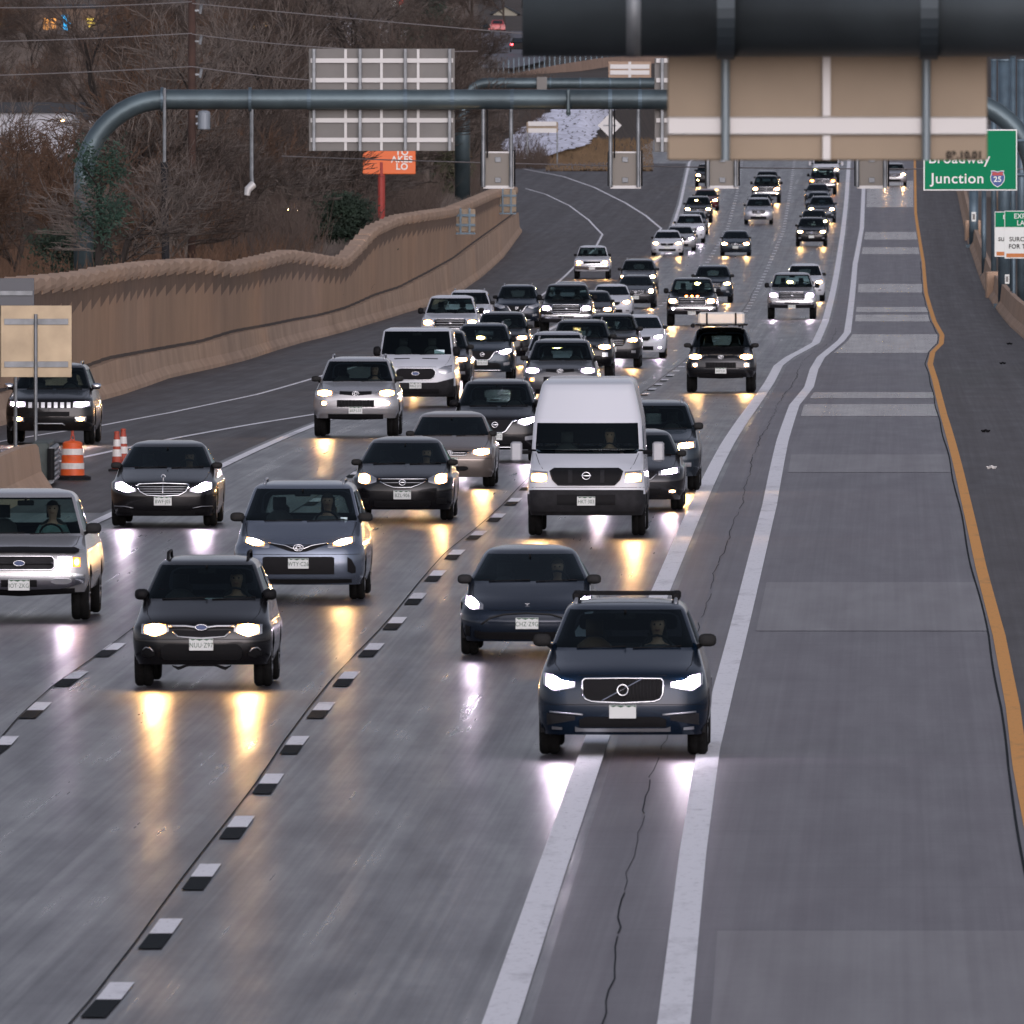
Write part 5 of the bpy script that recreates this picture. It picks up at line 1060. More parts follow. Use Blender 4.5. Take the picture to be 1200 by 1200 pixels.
def signal(px, lab, side):
    o = tag(empty("lane_signal", (X_(px), DG-.05, zpt(220, DG))), lab, "lane signal", "lane signals hanging from the pipe gantry"); O = Vector(o.location)
    fx = lambda p: (p-px)/sG; fz = lambda p: zpt(p, DG)-O.z
    mb = MB(); mb.box((fx(px-17), -.05, fz(219)), (fx(px+17), .35, fz(178)), .02); mb.build("housing", mat("signal_grey", (.20, .185, .16), .6, .2), o)
    mb = MB(); mb.box((fx(px-18), -.075, fz(221)), (fx(px+18), -.03, fz(217.5))); mb.box((fx(px-18), -.075, fz(179.5)), (fx(px+18), -.03, fz(177.5))); mb.box((fx(px+14.5), -.07, fz(217)), (fx(px+18), -.035, fz(180))); mb.build("pale_edge", M_STR, o)
    mb = MB(); [mb.box((fx(px-4), -.09, fz(a+6)), (fx(px+3), -.045, fz(a)), .01) for a in (184, 208)]; mb.build("cover_plate", M_GALV, o)
    mb = MB(); [mb.tube([(fx(px+d), -.14, fz(219)), (fx(px+d), -.14, fz(128))], .062, 10) for d in (-17.5, 15)]; mb.build("hanger_tube", M_GALV, o)
    mb = MB(); mb.tube([(fx(px-20), -.1, fz(218)), (fx(px-20), -.1, fz(178)), (fx(px-17), -.08, fz(175))], .028, 6); mb.tube([(fx(px+19), -.08, fz(218)), (fx(px+19), -.08, fz(176))], .028, 6); mb.tube([(fx(px-13), -.2, fz(185)), (fx(px-13), -.2, fz(128))], .024, 6); mb.build("cable", M_BLACK, o)
signal(584, "lane signal box hanging over the wall end, leftmost of the lane signals", 0); signal(733, "lane signal box hanging right of the snow bank", 0)
signal(847, "lane signal box peeking below the near tan sign beside the black SUV", 0); signal(1022, "lane signal box above the start of the express lane", 0)
# camera and tube hanging from the pipe
o = tag(empty("traffic_camera", (X_(295), DG, zpt(128, DG))), "small traffic camera on a bent tube hanging from the left part of the pipe gantry", "camera"); 
mb = MB(); h = lambda p: zpt(p, DG)-o.location.z; mb.tube([(0, 0, h(126)), (0, 0, h(208)), (.02, 0, h(214)), (-.06, -.05, h(219))], .062, 8); mb.build("tube", M_GALV, o)
mb = MB(); mb.tube([(.05, -.02, h(216)), (-.12, -.12, h(222)), (-.15, -.14, h(229))], [.13, .12, .09], 10); mb.build("camera_housing", M_STR, o)
o = tag(empty("thin_mast", (X_(193), DG-.35, zr(DG)+2.0)), "thin steel mast standing against the left bend of the pipe gantry", "mast"); mb = MB(); mb.tube([(0, 0, 0), (0, 0, zpt(103, DG)-o.location.z)], .055, 8); mb.build("mast_tube", M_GALV, o); mb = MB(); mb.tube([(0, 0, zpt(190, DG)-o.location.z), (.05, 0, 0)], .12, 8); mb.build("mast_sleeve", M_CLAD, o)
# second gantry further off
D2 = 1120.0; s2 = F_PX/D2; z2 = zpt(97.5, D2)
g = tag(empty("sign_gantry", ((542-600)/s2, D2, terr((542-600)/s2, D2))), "farther steel gantry with a single curved mast rising behind the scalloped wall", "gantry"); G0 = Vector(g.location)
xm = 0; rb2 = 1.5
pts = [(0, 0), (0, z2-rb2-G0.z)]+[(rb2*(1-math.cos(a)), z2-G0.z-rb2*(1-math.sin(a))) for a in np.linspace(0.1, math.pi/2, 10)]+[((985-600)/s2-G0.x, z2-G0.z)]
mb = MB(); mb.tube([(x, 0, z) for x, z in pts], [.47, .47]+[.43-.02*i for i in range(5)]+[.33]*(len(pts)-7), 24); mb.build("gantry_pipe", M_GANT, g, True)
mb = MB(); [flange(mb, (p-600)/s2-G0.x, 0, z2-G0.z, .33, .1, .03) for p in (645, 680, 715, 750)]; mb.build("pipe_flange", M_POST, g)
back_sign("small pale grey cabinet sign on the farther gantry arm", 629, 641, 90, 105, D2-.5, (), (), (), name="cabinet")
back_sign("tan back of a sign standing above the farther gantry arm", 713, 763, 72, 91, 1400, (738,), (78, 85), (), pm=mat("peach_panel", (.33, .23, .16), .6))
# sign with two posts on the snow, diamond sign
o = back_sign("pale back of a small rectangular sign on two thin posts before the snow bank", 617, 654, 143, 155, 1490, (), (145, 153), (), pm=M_TANP)
Dq = 1490; 
for p in (618, 653): mb = MB(); mb.tube([((p-635.5)*Dq/F_PX, 0, 0), ((p-635.5)*Dq/F_PX, 0, zr(Dq)-zpt(155, Dq))], .06, 6); mb.build("post", M_GALV, o)
o = tag(empty("diamond_sign", ((714.5-600)*1420/F_PX, 1420, zr(1420))), "pale back of a diamond-shaped sign right of the snow bank", "sign"); zz = zpt(147, 1420)-zr(1420); r = 14*1420/F_PX
mb = MB(); mb.add([(0, 0, zz-r), (r, 0, zz), (0, 0, zz+r), (-r, 0, zz), (0, .05, zz-r), (r, .05, zz), (0, .05, zz+r), (-r, .05, zz)], [(0, 1, 2, 3), (7, 6, 5, 4), (0, 4, 5, 1), (1, 5, 6, 2), (2, 6, 7, 3), (3, 7, 4, 0)]); mb.build("sign_panel", M_STR, o)
mb = MB(); mb.tube([(0, -.08, 0), (0, -.08, zz+r*.6)], .055, 6); mb.box((-.5, -.06, zz-.05), (.5, -.003, zz+.05)); mb.build("post", M_GALV, o)
# sign backs hooked on the wall cap
for (a, b, y0, y1, lab) in ((533, 557, 245, 271, "tan sign back bolted to the wall top below the far curved mast"), (583, 605, 222, 248, "tan sign back bolted to the wall top near its far end")):
    Dw = float(np.interp((a+b)/2, [p[0] for p in WALL_PTS], wallD)); o = back_sign(lab, a, b, y0, y1, Dw-3, (), (), (), pm=M_TANP)
    O = Vector(o.location); mb = MB(); w_ = (b-a)*(Dw-3)/F_PX/2; H = (y1-y0)*(Dw-3)/F_PX
    for k in (.28, .72): mb.box((-w_, -.08, H*k-.06), (w_, -.004, H*k+.06)); mb.box((-w_+2*w_*k-.05, -.12, -.1), (-w_+2*w_*k+.05, -.083, H+.05))
    mb.box((-w_-.2, -.1, -.15), (w_, .2, -.06)); mb.build("bracket", M_POST, o)
# ---------------------------------------------------------------- left foreground signs
DS = 372.0
o = tag(empty("road_sign", ((42-600)*DS/F_PX, DS, zr(DS)+.75)), "tan square sign back on a thin grey post above the barrier nose", "sign"); O = Vector(o.location)
fx = lambda p: (p-42)*DS/F_PX; fz = lambda p: zpt(p, DS)-O.z
mb = MB(); mb.box((fx(1), 0, fz(442)), (fx(84), .03, fz(358)), .004); mb.build("sign_panel", mat("sign_back_tan", (.36, .285, .185), .4, .3, noise=(1.6, .22)), o)
for q in (377, 427): mb = MB(); mb.box((fx(5), -.03, fz(q+3.5)), (fx(80), -.003, fz(q-3.5)), .003); mb.build("stringer", M_GALV, o)
mb = MB(); mb.tube([(0, -.07, -.75), (0, -.07, fz(368))], .036, 10); mb.build("post", M_GALV, o)
mb = MB(); mb.box((-.07, -.12, -.75), (.07, .02, -.60)); mb.build("post_foot", M_GALV, o)
DS2 = 392.0
o = tag(empty("road_sign", ((18-600)*DS2/F_PX, DS2, zr(DS2))), "dark grey sign back standing behind the tan square sign at the left edge", "sign"); O = Vector(o.location)
fx = lambda p: (p-18)*DS2/F_PX; fz = lambda p: zpt(p, DS2)-O.z
mb = MB(); mb.box((fx(-30), 0, fz(358)), (fx(40), .03, fz(326)), .004); mb.build("sign_panel", mat("dark_grey_panel", (.085, .09, .10), .5, .3), o)
mb = MB(); mb.box((fx(-28), -.04, fz(346)), (fx(38), -.003, fz(341))); mb.build("stringer", M_GALV, o)
mb = MB(); mb.tube([(0, .07, 0), (0, .07, fz(330))], .04, 8); mb.build("post", M_GALV, o)
# barrel and cones
M_OR = mat("barrel_orange", (.62, .095, .018), .5, noise=(6, .15)); M_CONE = mat("cone_red_orange", (.34, .055, .03), .6, noise=(8, .25)); M_REFL = mat("reflective_white", (.62, .60, .57), .4, noise=(8, .1))
X, D = XD(85, 563.5)
o = tag(empty("traffic_barrel", (X, D, zr(D)+.02)), "orange and white striped traffic barrel before the crash cushion", "traffic barrel")
mb = MB(); mb.lathe([(.24, .0), (.235, .20), (.225, .205), (.225, .34), (.215, .35), (.215, .47), (.205, .48), (.205, .62), (.195, .63), (.195, .72), (.15, .755), (.05, .77)], 24); mb.build("barrel_body", M_OR, o); smooth_by_angle(o.children[-1], 40)
mb = MB(); mb.lathe([(.231, .215), (.231, .33)], 24); mb.lathe([(.211, .49), (.211, .61)], 24); mb.build("reflective_band", M_REFL, o)
mb = MB(); mb.box((-.05, -.04, .76), (.05, .04, .80)); mb.tube([(-.035, 0, .78), (-.02, 0, .87), (.02, 0, .87), (.035, 0, .78)], .015, 6); mb.tube([(0, 0, .86), (0, 0, .96)], .03, 8); mb.build("handle", M_CONE, o)
mb = MB(); mb.lathe([(.36, 0), (.36, .06), (.27, .09)], 18); mb.build("rubber_base", M_BLACK, o)
for (px, py, lab) in ((137, 553.5, "left one of two slender orange traffic cones beside the black sedan"), (144.5, 550, "right one of two slender orange traffic cones, standing a little farther back")):
    X, D = XD(px, py); o = tag(empty("traffic_cone", (X, D, zr(D)+.02)), lab, "traffic cone", "slender traffic cones by the ramp gore")
    mb = MB(); mb.lathe([(.11, .03), (.095, .25), (.07, .60), (.052, .74), (.048, .76), (.058, .78), (.05, .80), (.0, .81)], 16); mb.build("cone_body", M_CONE, o, True)
    mb = MB(); mb.lathe([(.096, .30), (.084, .44)], 16); mb.lathe([(.080, .50), (.068, .64)], 16); mb.build("reflective_band", M_REFL, o)
    mb = MB(); mb.box((-.17, -.17, 0), (.17, .17, .05), .012); mb.build("rubber_base", M_BLACK, o)
# debris on the right shoulder
for (px, py, lab, m) in ((1155, 507, "black strip of tyre tread lying on the right shoulder", M_BLACK), (1162, 550, "small pale scrap lying on the right shoulder", M_REFL), (1183, 404, "dark scrap of tyre lying near the right barrier foot", M_BLACK), (1175, 427, "thin dark tread piece on the shoulder below the right barrier", M_BLACK)):
    X, D = XD(px, py); mb = MB(); n = 7; p = [((i-3)*.035, .03*math.sin(i*1.3), .03+.015*math.cos(i*2.1)) for i in range(n)]; mb.tube(p, [.01, .03, .035, .03, .034, .025, .01], 5); q = mb.build("road_debris", m); q.location = (X, D, zr(D)+.012); tag(q, lab, "debris")
# ---------------------------------------------------------------- right-hand signs and posts
DR = 575.0
M_GREEN = mat("sign_green", (.000, .20, .085), .6, spec=.15); M_SW = mat("sign_white", (.70, .74, .70), .45)
o = tag(empty("highway_sign", ((1138-600)*DR/F_PX, DR, zr(DR))), "green highway sign reading Broadway Junction with an interstate 25 shield", "sign"); O = Vector(o.location)
fx = lambda p: (p-1138)*DR/F_PX; fz = lambda p: zpt(p, DR)-O.z
mb = MB(); mb.box((fx(1082), 0, fz(223.5)), (fx(1192), .04, fz(151.5)), .01); mb.build("white_border", M_SW, o)
mb = MB(); mb.box((fx(1083.8), -.012, fz(221.8)), (fx(1190.5), .01, fz(153.2)), .008); mb.build("sign_panel", M_GREEN, o)
text("lettering", "Broadway", .46, M_SW, o, (fx(1124), -.018, fz(186)), cx=.98, bold=.006); text("lettering", "Junction", .46, M_SW, o, (fx(1122), -.018, fz(209.5)), cx=1.02, bold=.006)
def shield(k): return [(0, -.33*k), (.14*k, -.25*k), (.25*k, -.10*k), (.27*k, .06*k), (.22*k, .20*k), (.25*k, .28*k), (.13*k, .29*k), (0, .25*k), (-.13*k, .29*k), (-.25*k, .28*k), (-.22*k, .20*k), (-.27*k, .06*k), (-.25*k, -.10*k), (-.14*k, -.25*k)]
cx_, cz_ = fx(1169), fz(209)
for k, m, d in ((.86, M_SW, -.016), (.78, mat("shield_blue", (.02, .07, .26), .4), -.020)):
    mb = MB(); mb.add([(cx_+a, d, cz_+b) for a, b in shield(k)], [tuple(range(14))]); mb.build("route_shield", m, o)
mb = MB(); mb.add([(cx_+a, -.022, cz_+b) for a, b in ((-.17, .09), (.17, .09), (.165, .16), (.17, .20), (.08, .20), (0, .175), (-.08, .20), (-.17, .20), (-.165, .16))], [tuple(range(9))]); mb.build("shield_band", mat("shield_red", (.40, .03, .03), .4), o)
text("lettering", "25", .24, M_SW, o, (cx_, -.024, cz_-.035), bold=.006)
mb = MB(); mb.tube([(fx(1262), .14, 0), (fx(1262), .14, fz(150))], .14, 12); mb.build("post", M_POST, o)
for py in (165, 205): mb = MB(); mb.tube([(fx(1090), .10, fz(py)), (fx(1262), .10, fz(py))], .06, 8); mb.build("support_arm", M_POST, o)
DE = 735.0
def price_sign(pc, D, lab, w0, w1, y0, y1, lines):
    o = tag(empty("express_lane_sign", ((pc-600)*D/F_PX, D, zr(D))), lab, "sign"); O = Vector(o.location); fx = lambda p: (p-pc)*D/F_PX; fz = lambda p: zpt(p, D)-O.z
    mb = MB(); mb.box((fx(w0), 0, fz(y1)), (fx(w1), .03, fz(y0)), .008); mb.build("sign_panel", M_SW, o)
    ym = y0+(y1-y0)*.34; mb = MB(); mb.box((fx(w0)+.03, -.010, fz(ym)), (fx(w1)-.03, .01, fz(y0)-.03)); mb.build("green_header", M_GREEN, o)
    ma_, mc = y1-6, y1-1.5; mb = MB(); mb.box((fx(w0)+.08, -.010, fz(mc)), (fx(w1)-.08, .01, fz(ma_))); mb.build("orange_band", M_OR if False else mat("sign_orange", (.50, .16, .03), .5), o)
    for (t, py, sz, m) in lines: text("lettering", t, sz*D/500, m, o, (fx((w0+w1)/2), -.014, fz(py)), bold=.004, cx=.92)
    mb = MB(); mb.tube([(fx(pc), .1, 0), (fx(pc), .1, fz(y0+4))], .075, 10); mb.build("post", M_POST, o)
price_sign(1203, DE, "express lanes surcharge sign with green header at the right edge", 1177, 1229, 247, 303, (("EXPRESS", 253.5, .19, M_SW), ("LANES", 261.5, .19, M_SW), ("SURCHARGE", 280.5, .17, M_BLACK), ("FOR TRUCKS", 289, .17, M_BLACK)))
price_sign(1188, DE+22, "express lanes sign mostly hidden behind the nearer one at the right edge", 1165.5, 1210, 248, 301, (("EXPRESS", 254.5, .16, M_SW), ("LANES", 262, .16, M_SW), ("SURCHARGE", 280.5, .15, M_BLACK), ("AXLES", 295, .15, M_BLACK)))
posts = [(1187, 765, 65, .12, "slim blue-grey post in front of the green sign's right end"), (1141, 1060, 222, .27, "thick blue-grey post just below the green sign"), (1153, 930, 222, .12, "slim blue-grey post right of the thick one below the green sign"), (1164.5, 860, 70, .13, "slim blue-grey post seen above and below the green sign"),
         (1177, 800, 70, .28, "thick blue-grey post rising behind the express lanes signs"), (1197, 770, 70, .18, "blue-grey post at the right picture edge behind the pipe gantry bend")]
for px, D, yt, r, lab in posts:
    o = tag(empty("steel_post", ((px-600)*D/F_PX, D, zr(D)-.05)), lab, "post", "steel posts along the right barrier"); h = zpt(yt, D)-o.location.z
    mb = MB(); mb.tube([(0, 0, 0), (0, 0, h)], r, 16); mb.build("post_tube", M_POST, o, True); mb = MB(); mb.box((-r*1.7, -r*1.7, 0), (r*1.7, r*1.7, .25), .02); mb.tube([(0, 0, h-.05), (0, 0, h+.03)], r*1.12, 12); mb.build("base_plate", M_POST, o)
for px, py, D, lab in ((1141, 254, 1055, "small white marker plate on the thick post below the green sign"), (1180, 327, 795, "small white marker plate low on the post at the right edge")):
    mb = MB(); w_ = 2.6*D/F_PX; h = 5.5*D/F_PX; mb.box((-w_, -.02, -h), (w_, .02, h), .005); q = mb.build("marker_plate", M_SW); q.location = ((px-600)*D/F_PX, D-.35, zpt(py, D)); tag(q, lab, "marker plate")
    mb = MB(); mb.box((-w_*.55, -.026, -h*.6), (w_*.55, -.019, h*.6), 0); mb.build("marker_print", M_GREYP, q)
# ---------------------------------------------------------------- utility pole and wires
M_WOOD = mat("pole_wood", (.050, .027, .020), .9, noise=(2, .3)); DP = 640.0
zb_ = terr((225-600)*DP/F_PX, DP)
o = tag(empty("utility_pole", ((225-600)*DP/F_PX, DP, zb_)), "tall brown wooden utility pole carrying a transformer, behind the left wall", "utility pole")
mb = MB(); mb.tube([(0, 0, -.3), (0, 0, zpt(-60, DP)-zb_)], [.155, .13], 12); mb.build("pole", M_WOOD, o, True)
mb = MB(); h = zpt(141, DP)-zb_; mb.lathe([(.19, -.33), (.22, -.30), (.22, .26), (.18, .32), (.06, .35)], 16, (.42, 0, h)); mb.box((.10, -.05, h-.15), (.25, .05, h-.08)); mb.box((.10, -.05, h+.1), (.25, .05, h+.17)); mb.build("transformer", mat("transformer_grey", (.22, .25, .28), .5, .3), o)
mb = MB()
for py in (12, 48, 87): zz = zpt(py, DP)-zb_; mb.tube([(.28, -.05, zz-.12), (.34, -.05, zz+.22)], .055, 8); mb.box((.1, -.08, zz-.04), (.34, -.02, zz+.02))
mb.build("insulator", M_GALV, o)
M_WIRE = mat("wire_grey", (.16, .15, .15), .6)
def wire(lab, pts, D, r=.018, n=26):
    p = []; q = [P(x, y, D) for x, y in pts]; b = Vector(q[0]); xs_ = [a[0] for a in pts]
    for t in np.linspace(0, 1, n):
        x = xs_[0]+(xs_[-1]-xs_[0])*t; y = float(np.polyval(np.polyfit(xs_, [a[1] for a in pts], min(2, len(pts)-1)), x)); p.append(Vector(P(x, y, D))-b)
    mb = MB(); mb.tube(p, r, 5); o = mb.build("power_line", M_WIRE); o.location = b; tag(o, lab, "power line", "overhead wires strung across the left background")
wire("top overhead wire left of the utility pole", [(-30, 9), (90, 8), (225, 2)], DP-.3); wire("top overhead wire right of the utility pole", [(225, 4), (330, 14), (620, 40)], DP-.3)
wire("middle overhead wire left of the utility pole", [(-30, 49), (110, 45), (225, 39)], DP-.3); wire("middle overhead wire right of the utility pole", [(225, 40), (310, 50), (560, 60)], DP-.3)
wire("lowest overhead wire left of the utility pole", [(-30, 89), (110, 84), (225, 78)], DP-.3); wire("lowest overhead wire right of the utility pole", [(225, 78), (300, 88), (470, 98)], DP-.3)
wire("thin dark cable crossing low behind the gantry", [(330, 183), (760, 195), (1210, 198)], DG+6, .02)
# ---------------------------------------------------------------- background buildings, lamps, signs
M_BRK = mat("brick_dark", (.10, .052, .040), .9, noise=(.6, .2)); M_TANB = mat("tan_render", (.15, .105, .075), .9, noise=(.3, .2)); M_PALE = mat("pale_siding", (.42, .43, .46), .8, noise=(.4, .15)); M_ROOFD = mat("dark_roof", (.030, .034, .040), .8); M_ROOFW = mat("pale_roof", (.34, .37, .44), .7, noise=(.5, .1)); M_WIN = mat("dark_window", (.02, .025, .03), .15)
def building(name, lab, x0, x1, y0, y1, D, depth, wallm, roofm, wins=(), roof='flat', lit=None, wf=(5, 7)):
    s = D/F_PX; o = tag(empty(name, ((x0+x1)/2*s-600*s, D, min(zpt(y1, D)-1.0, terr((x0+x1)/2*s-600*s, D)+.6))), lab, "building"); O = Vector(o.location); fx = lambda p: (p-600)*s-O.x; fz = lambda p: zpt(p, D)-O.z
    mb = MB(); mb.box((fx(x0), 0, -1), (fx(x1), depth, fz(y0))); mb.build("wall", wallm, o)
    w_ = fx(x1)-fx(x0); H = fz(y0)
    if roof == 'flat': mb = MB(); mb.box((fx(x0)-.3, -.3, H), (fx(x1)+.3, depth+.3, H+.55)); mb.build("roof", roofm, o)
    elif roof == 'gable':
        mb = MB(); a, b, c_ = fx(x0)-.4, fx(x1)+.4, (fx(x0)+fx(x1))/2; h = w_*.32; mb.add([(a, -.4, H), (c_, -.4, H+h), (b, -.4, H), (a, depth+.4, H), (c_, depth+.4, H+h), (b, depth+.4, H), (a, -.4, H+.25), (c_, -.4, H+h+.25), (b, -.4, H+.25), (a, depth+.4, H+.25), (c_, depth+.4, H+h+.25), (b, depth+.4, H+.25)], [(6, 7, 10, 9), (7, 8, 11, 10), (0, 1, 7, 6), (1, 2, 8, 7), (0, 3, 4, 1), (1, 4, 5, 2), (3, 0, 6, 9), (2, 5, 11, 8)]); mb.build("roof", roofm, o)
        mb = MB(); mb.add([(fx(x0), 0, H), (fx(x1), 0, H), (c_, 0, H+h*.97), (fx(x0), .2, H), (fx(x1), .2, H), (c_, .2, H+h*.97)], [(0, 1, 2), (5, 4, 3)]); mb.build("gable_wall", wallm, o)
    else:
        mb = MB(); h = w_*.16; mb.add([(fx(x0)-.4, -.5, H), (fx(x1)+.4, -.5, H), (fx(x1)+.4, depth+.5, H), (fx(x0)-.4, depth+.5, H), (fx(x0)+w_*.08, depth/2, H+h), (fx(x1)-w_*.08, depth/2, H+h)], [(0, 1, 5, 4), (1, 2, 5), (2, 3, 4, 5), (3, 0, 4), (3, 2, 1, 0)]); mb.build("roof", roofm, o)
    for (px, py, *rest) in wins:
        ww, hh = wf[0]*s/2, wf[1]*s/2; m = rest[0] if rest else M_WIN; mb = MB(); mb.box((fx(px)-ww-.08, -.06, fz(py)-hh-.08), (fx(px)+ww+.08, -.005, fz(py)+hh+.08)); fr = mb.build("window", M_PALE, o); mb = MB(); mb.box((fx(px)-ww, -.09, fz(py)-hh), (fx(px)+ww, -.055, fz(py)+hh)); mb.build("pane", m, fr)
    return o, fx, fz
E_WARMW = emit("warm_window", (1, .62, .28), .9); E_OR = emit("sign_orange_glow", (1, .42, .10), .8); E_BL = emit("sign_blue_glow", (.05, .45, .9), .7); E_YE = emit("sign_yellow_glow", (1, .72, .12), .8)
o, fx, fz = building("store_building", "long tan store building with lit orange, blue and yellow wall signs, far upper left", -70, 137, 10, 62, 2260, 16, M_TANB, M_ROOFD)
s = 2260/F_PX
mb = MB(); [mb.box((fx(51+(i % 2)*8.0), -.22, fz(35-(i//2)*7.5)), (fx(57.5+(i % 2)*8.0), -.02, fz(29-(i//2)*7.5))) for i in range(4)]; mb.build("orange_sign", E_OR, o)
mb = MB(); mb.lathe([(.01, -.1), (.34, 0), (.01, .1)], 12, (0, 0, 0)); b = mb.v; mb.v = [(x*1.2+fx(76), -.15+z, y*1.2+fz(20)) for x, y, z in b]; mb.box((fx(74), -.2, fz(36)), (fx(79), -.05, fz(23))); mb.box((fx(79), -.2, fz(28)), (fx(83), -.05, fz(25))); mb.build("blue_sign", E_BL, o)
mb = MB(); mb.box((fx(101), -.2, fz(24)), (fx(110), -.05, fz(21.5))); mb.box((fx(102), -.2, fz(28)), (fx(111), -.05, fz(26))); mb.box((fx(104), -.2, fz(32)), (fx(110), -.05, fz(30))); mb.build("yellow_sign", E_YE, o)
mb = MB(); mb.lathe([(.01, -.1), (.40, 0), (.01, .1)], 12); b = mb.v; mb.v = [(x+fx(1), -.15+z, y+fz(28)) for x, y, z in b]; mb.build("round_lamp_sign", E_YE, o)
building("store_building", "low dark brick building with a pale sign band, behind the utility pole", 141, 352, 24, 74, 2320, 14, M_BRK, M_ROOFD, [(175, 44), (205, 44), (250, 44)], 'flat')
o, fx, fz = building("house", "brick house with two lit upper windows behind the bare trees", 285, 332, 22, 80, 2150, 9, M_BRK, M_ROOFD, [(300, 29, E_WARMW), (312, 29, E_WARMW), (296, 55)], 'hip')
building("warehouse", "long low grey warehouse with a pale wall, behind the trees at left", -40, 88, 132, 176, 960, 10, M_PALE, M_ROOFD, [(20, 160), (48, 160)], 'flat')
building("warehouse", "long low grey shed right of the left gantry bend, half screened by branches", 104, 190, 140, 178, 985, 10, M_PALE, M_ROOFD, [(165, 160), (140, 160)], 'flat')
building("house", "pale house with a snow-white roof just left of the big grey sign top", 380, 424, 22, 66, 2080, 10, M_PALE, M_ROOFW, [(392, 38), (404, 38), (416, 45)], 'hip')
building("house", "small white house fragment above the big grey sign, beside a tall lamp", 445, 456, 25, 66, 2120, 8, mat("white_siding", (.36, .36, .38), .8), M_ROOFW, [(450, 42)], 'gable')
building("house", "pale house with a steep gable above the parked red car, top centre", 578, 606, 17, 42, 2420, 9, mat("cream_siding", (.26, .25, .20), .8), M_ROOFD, [(588, 30), (597, 30)], 'gable')
building("house", "dim tan house behind the trees left of the big grey sign, low", 335, 358, 120, 190, 1360, 8, mat("dim_siding", (.17, .17, .19), .9), M_ROOFD, [(346, 150)], 'gable')
# street lights and far lamps
E_ST = emit("sodium_lamp", (1, .60, .22), 12)
def street_lamp(px, py, D, h, r, lab, arm=0, on=True):
    X, _, Z = P(px, py, D); zb = terr(X, D); o = tag(empty("street_lamp", (X, D, zb)), lab, "street lamp", "street lamps in the left background"); H = Z-zb
    mb = MB(); mb.tube([(arm, 0, 0), (arm, 0, H), (arm*.6, 0, H+.35), (0, 0, H+.2)], [.10, .08, .06, .05], 8); mb.build("lamp_pole", M_GALV, o)
    mb = MB(); mb.box((-.45, -.15, H+.05), (.25, .15, H+.22), .04); mb.build("lamp_head", M_STR, o)
    mb = MB(); mb.lathe([(.01, -.10*r), (r*.5, -.05), (r, .02), (r*.6, .06)], 10, (-.1, -.05, H)); mb.build("bulb", E_ST if on else M_STR, o)
street_lamp(162, 136, 900, 9, .21, "brightest lit street lamp, under the left bend of the pipe gantry", .9); street_lamp(76, 142, 930, 9, .10, "small lit lamp above the grey warehouse roof", .5); street_lamp(151, 149, 930, 8, .08, "tiny lit lamp just below the brightest street lamp", .4); street_lamp(316, 71, 1900, 8, .30, "lone warm lamp high among the bare trees right of the utility pole", .5)
street_lamp(475, 38, 1950, 9, .22, "tall unlit lamp pole above the big grey sign", .0, False); street_lamp(248, 202, 900, 7, .08, "unlit pale lamp head low among the branches right of the utility pole", .7, False)
# roadside signs
o = tag(empty("store_sign", (*P(452, 262, 860)[:2], terr(P(452, 262, 860)[0], 860))), "tall orange store sign on a red pole behind the scalloped wall", "sign"); zb = o.location.z; s = 860/F_PX
mb = MB(); mb.tube([(-.2, 0, 0), (-.2, 0, zpt(190, 860)-zb)], .17, 10); mb.build("pole", mat("red_pole", (.30, .035, .025), .6), o)
mb = MB(); z0, z1 = zpt(204, 860)-zb, zpt(168, 860)-zb; mb.box((-3.6*.3, -.15, z0), ((487-452)*s, .25, z1), .03); mb.build("sign_cabinet", mat("orange_cabinet", (.48, .085, .02), .5, emit=((1, .22, .04), .12)), o)
for t, py in (("TO", 178.5), ("TAKES", 187), ("LO", 195.5)): text("lettering", t[-4:], .42, M_SW, o, ((471-452)*s, -.18, zpt(py, 860)-zb), bold=.01)
o = tag(empty("shop_sign", P(203, 66, 2100)), "small red and white shop sign far up among the trees", "sign"); o.location = P(470, 20, 2050); o.location.z = terr(o.location.x, 2050)
hz = zpt(5, 2050)-o.location.z; mb = MB(); mb.tube([(0, 0, -.3), (0, 0, hz)], .10, 8); mb.build("pole", M_GALV, o); mb = MB(); mb.box((-1.3, -.2, hz-.35), (1.1, .2, hz+.5), .04); mb.build("sign_cabinet", M_SW, o); mb = MB(); mb.box((-.4, -.24, hz-.1), (.6, -.19, hz+.45)); mb.build("red_field", emit("red_glow", (1, .05, .03), 1.2), o)
# tan parapet curving up behind the far gantry, with fence on it
par = [(534, 108), (560, 103), (590, 96), (620, 90), (650, 84), (680, 79), (712, 74), (745, 71), (790, 69)]
Dp = [1700+i*22 for i in range(len(par))]; o = tag(empty("parapet_wall", P(*par[0], Dp[0])), "long pale tan parapet wall curving up beyond the farther gantry", "wall"); O = Vector(o.location); mb = MB()
for i in range(len(par)-1):
    a = Vector(P(par[i][0], par[i][1], Dp[i]))-O; b = Vector(P(par[i+1][0], par[i+1][1], Dp[i+1]))-O; h = .62
    mb.add([(a.x, a.y, a.z-h*.6), (b.x, b.y, b.z-h*.6), (b.x, b.y, b.z+h), (a.x, a.y, a.z+h), (a.x, a.y+.3, a.z-h*.6), (b.x, b.y+.3, b.z-h*.6), (b.x, b.y+.3, b.z+h), (a.x, a.y+.3, a.z+h)], [(0, 1, 2, 3), (5, 4, 7, 6), (3, 2, 6, 7), (0, 4, 5, 1)])
mb.build("parapet", mat("pale_tan", (.33, .225, .165), .85, noise=(.8, .15)), o)
mb = MB()
